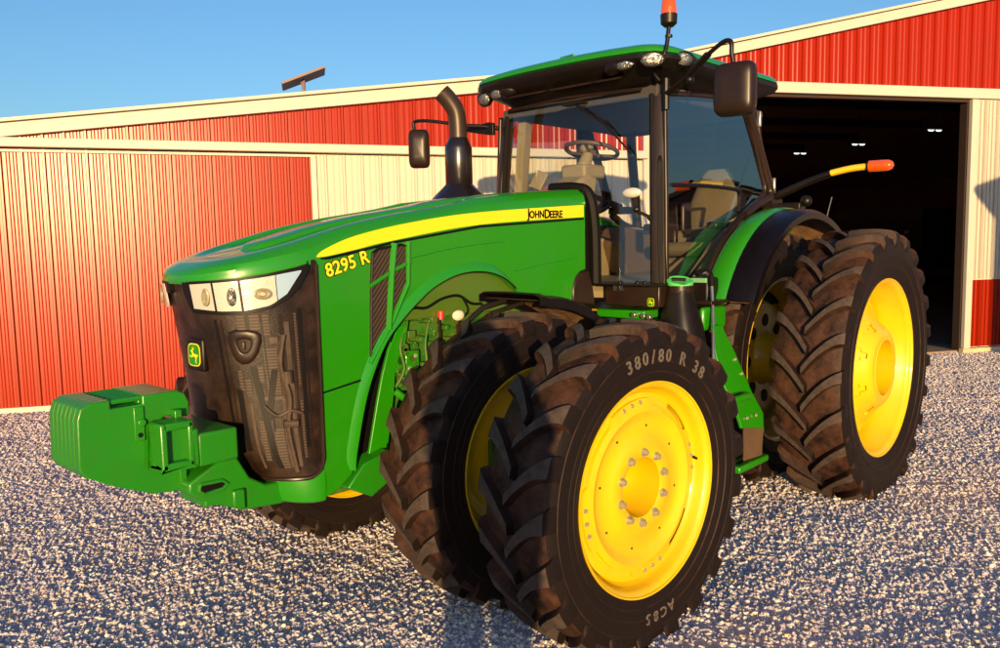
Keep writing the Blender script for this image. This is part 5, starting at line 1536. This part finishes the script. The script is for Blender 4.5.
# unseen truck-like box added right of view, shaped to shade the cream door leaf
tk_o = BW(-7.78, 0, 0)+sv*9.0; tk_o.z = 0
bt = empty('shadow_truck', tk_o, math.atan2(BT.y, BT.x))
tag(bt, 'unseen white truck-like box added right of the view to shade the cream door', 'truck')
zo = 9.0*math.sin(SUN_EL)
bm = BM(); prism(bm, [(0, .55), (-5.2, .55), (-5.2, 2.72+zo), (-.25, 2.72+zo), (.42, 2.52+zo), (.44, 2.44+zo), (0, 2.02+zo)], 1, -1.1, 1.1); obj('shadow_box', bm, M['barn_white'], bt, bevel=.03)
for wx in (-.9, -4.2):
    for sg in (-1, 1):
        bm = BM(); lathe(bm, [(-.12, .22), (-.12, .46), (.12, .46), (.12, .22), (-.12, .22)], 'Y', 28, (wx, sg*.95, .46)); obj('wheel', bm, M['darkplastic'], bt)
bm = BM(); box(bm, (-5.0, -.5, .40), (-.1, .5, .56)); obj('chassis', bm, M['darkplastic'], bt)

# sparse dry weeds in the gravel
bm = BM(); rg = random.Random(11)
for (x, y) in ((5.35, -.55), (5.05, -.95), (4.3, .55), (4.75, -2.2), (3.9, -3.6), (5.9, .15), (1.9, 3.9), (0.6, 4.4), (-4.0, 3.0), (2.6, 3.2), (-7.6, 1.3), (-9.0, 1.9)):
    for k in range(26):
        a = rg.uniform(0, 6.28); q = rg.uniform(0, .10); px_, py_ = x+q*math.cos(a), y+q*.6*math.sin(a); h_ = rg.uniform(.008, .03); b_ = rg.uniform(0, 6.28)
        p0 = Vector((px_, py_, .018)); w_ = Vector((math.cos(b_), math.sin(b_), 0))*.0025; tp = p0+Vector((rg.uniform(-.02, .02), rg.uniform(-.02, .02), h_))
        bm.faces.new([bm.verts.new(p0-w_), bm.verts.new(p0+w_), bm.verts.new(tp)])
wd_ = obj('weeds', bm, M['tufts'], smooth=0); tag(wd_, 'small dry weed tufts scattered over the gravel', 'weeds', kind='stuff')
# cart shape added to block the sunlit back of the barn from view
gc = empty('blocker_cart', BW(-14.2, -8.5, 0.03), math.atan2(BT.y, BT.x)+R(15))
tag(gc, 'dark cart added deep inside the barn to hide its sunlit wall, behind the rear wheel', 'grain cart')
M['cart'] = mat('cart_paint', (.05, .02, .014), .6)
bm = BM(); slab(bm, [(-2.4, -1.3, 2.3), (2.4, -1.3, 2.3), (1.2, -.5, .9), (-1.2, -.5, .9)], (0, 0, .0001)); slab(bm, [(-2.4, 1.3, 2.3), (2.4, 1.3, 2.3), (1.2, .5, .9), (-1.2, .5, .9)], (0, 0, .0001))
slab(bm, [(-2.4, -1.3, 2.3), (-2.4, 1.3, 2.3), (-1.2, .5, .9), (-1.2, -.5, .9)], (.0001, 0, 0)); slab(bm, [(2.4, -1.3, 2.3), (2.4, 1.3, 2.3), (1.2, .5, .9), (1.2, -.5, .9)], (.0001, 0, 0))
box(bm, (-2.4, -1.3, 2.3), (2.4, 1.3, 2.55)); obj('hopper', bm, M['cart'], gc, smooth=0)
for sg in (-1, 1):
    bm = BM(); lathe(bm, [(-.2, .3), (-.2, .62), (.2, .62), (.2, .3), (-.2, .3)], 'Y', 32, (0, sg*1.2, .62)); obj('wheel', bm, M['darkplastic'], gc)
bm = BM(); box(bm, (-3.4, -.08, .5), (1.4, .08, .66)); obj('drawbar', bm, M['cart'], gc)
for sg in (-1, 1):
    bm = BM(); box(bm, (2.42, sg*.9-.06, 1.9), (2.44, sg*.9+.06, 1.98)); obj('tail_reflector', bm, M['worklamp'], gc)
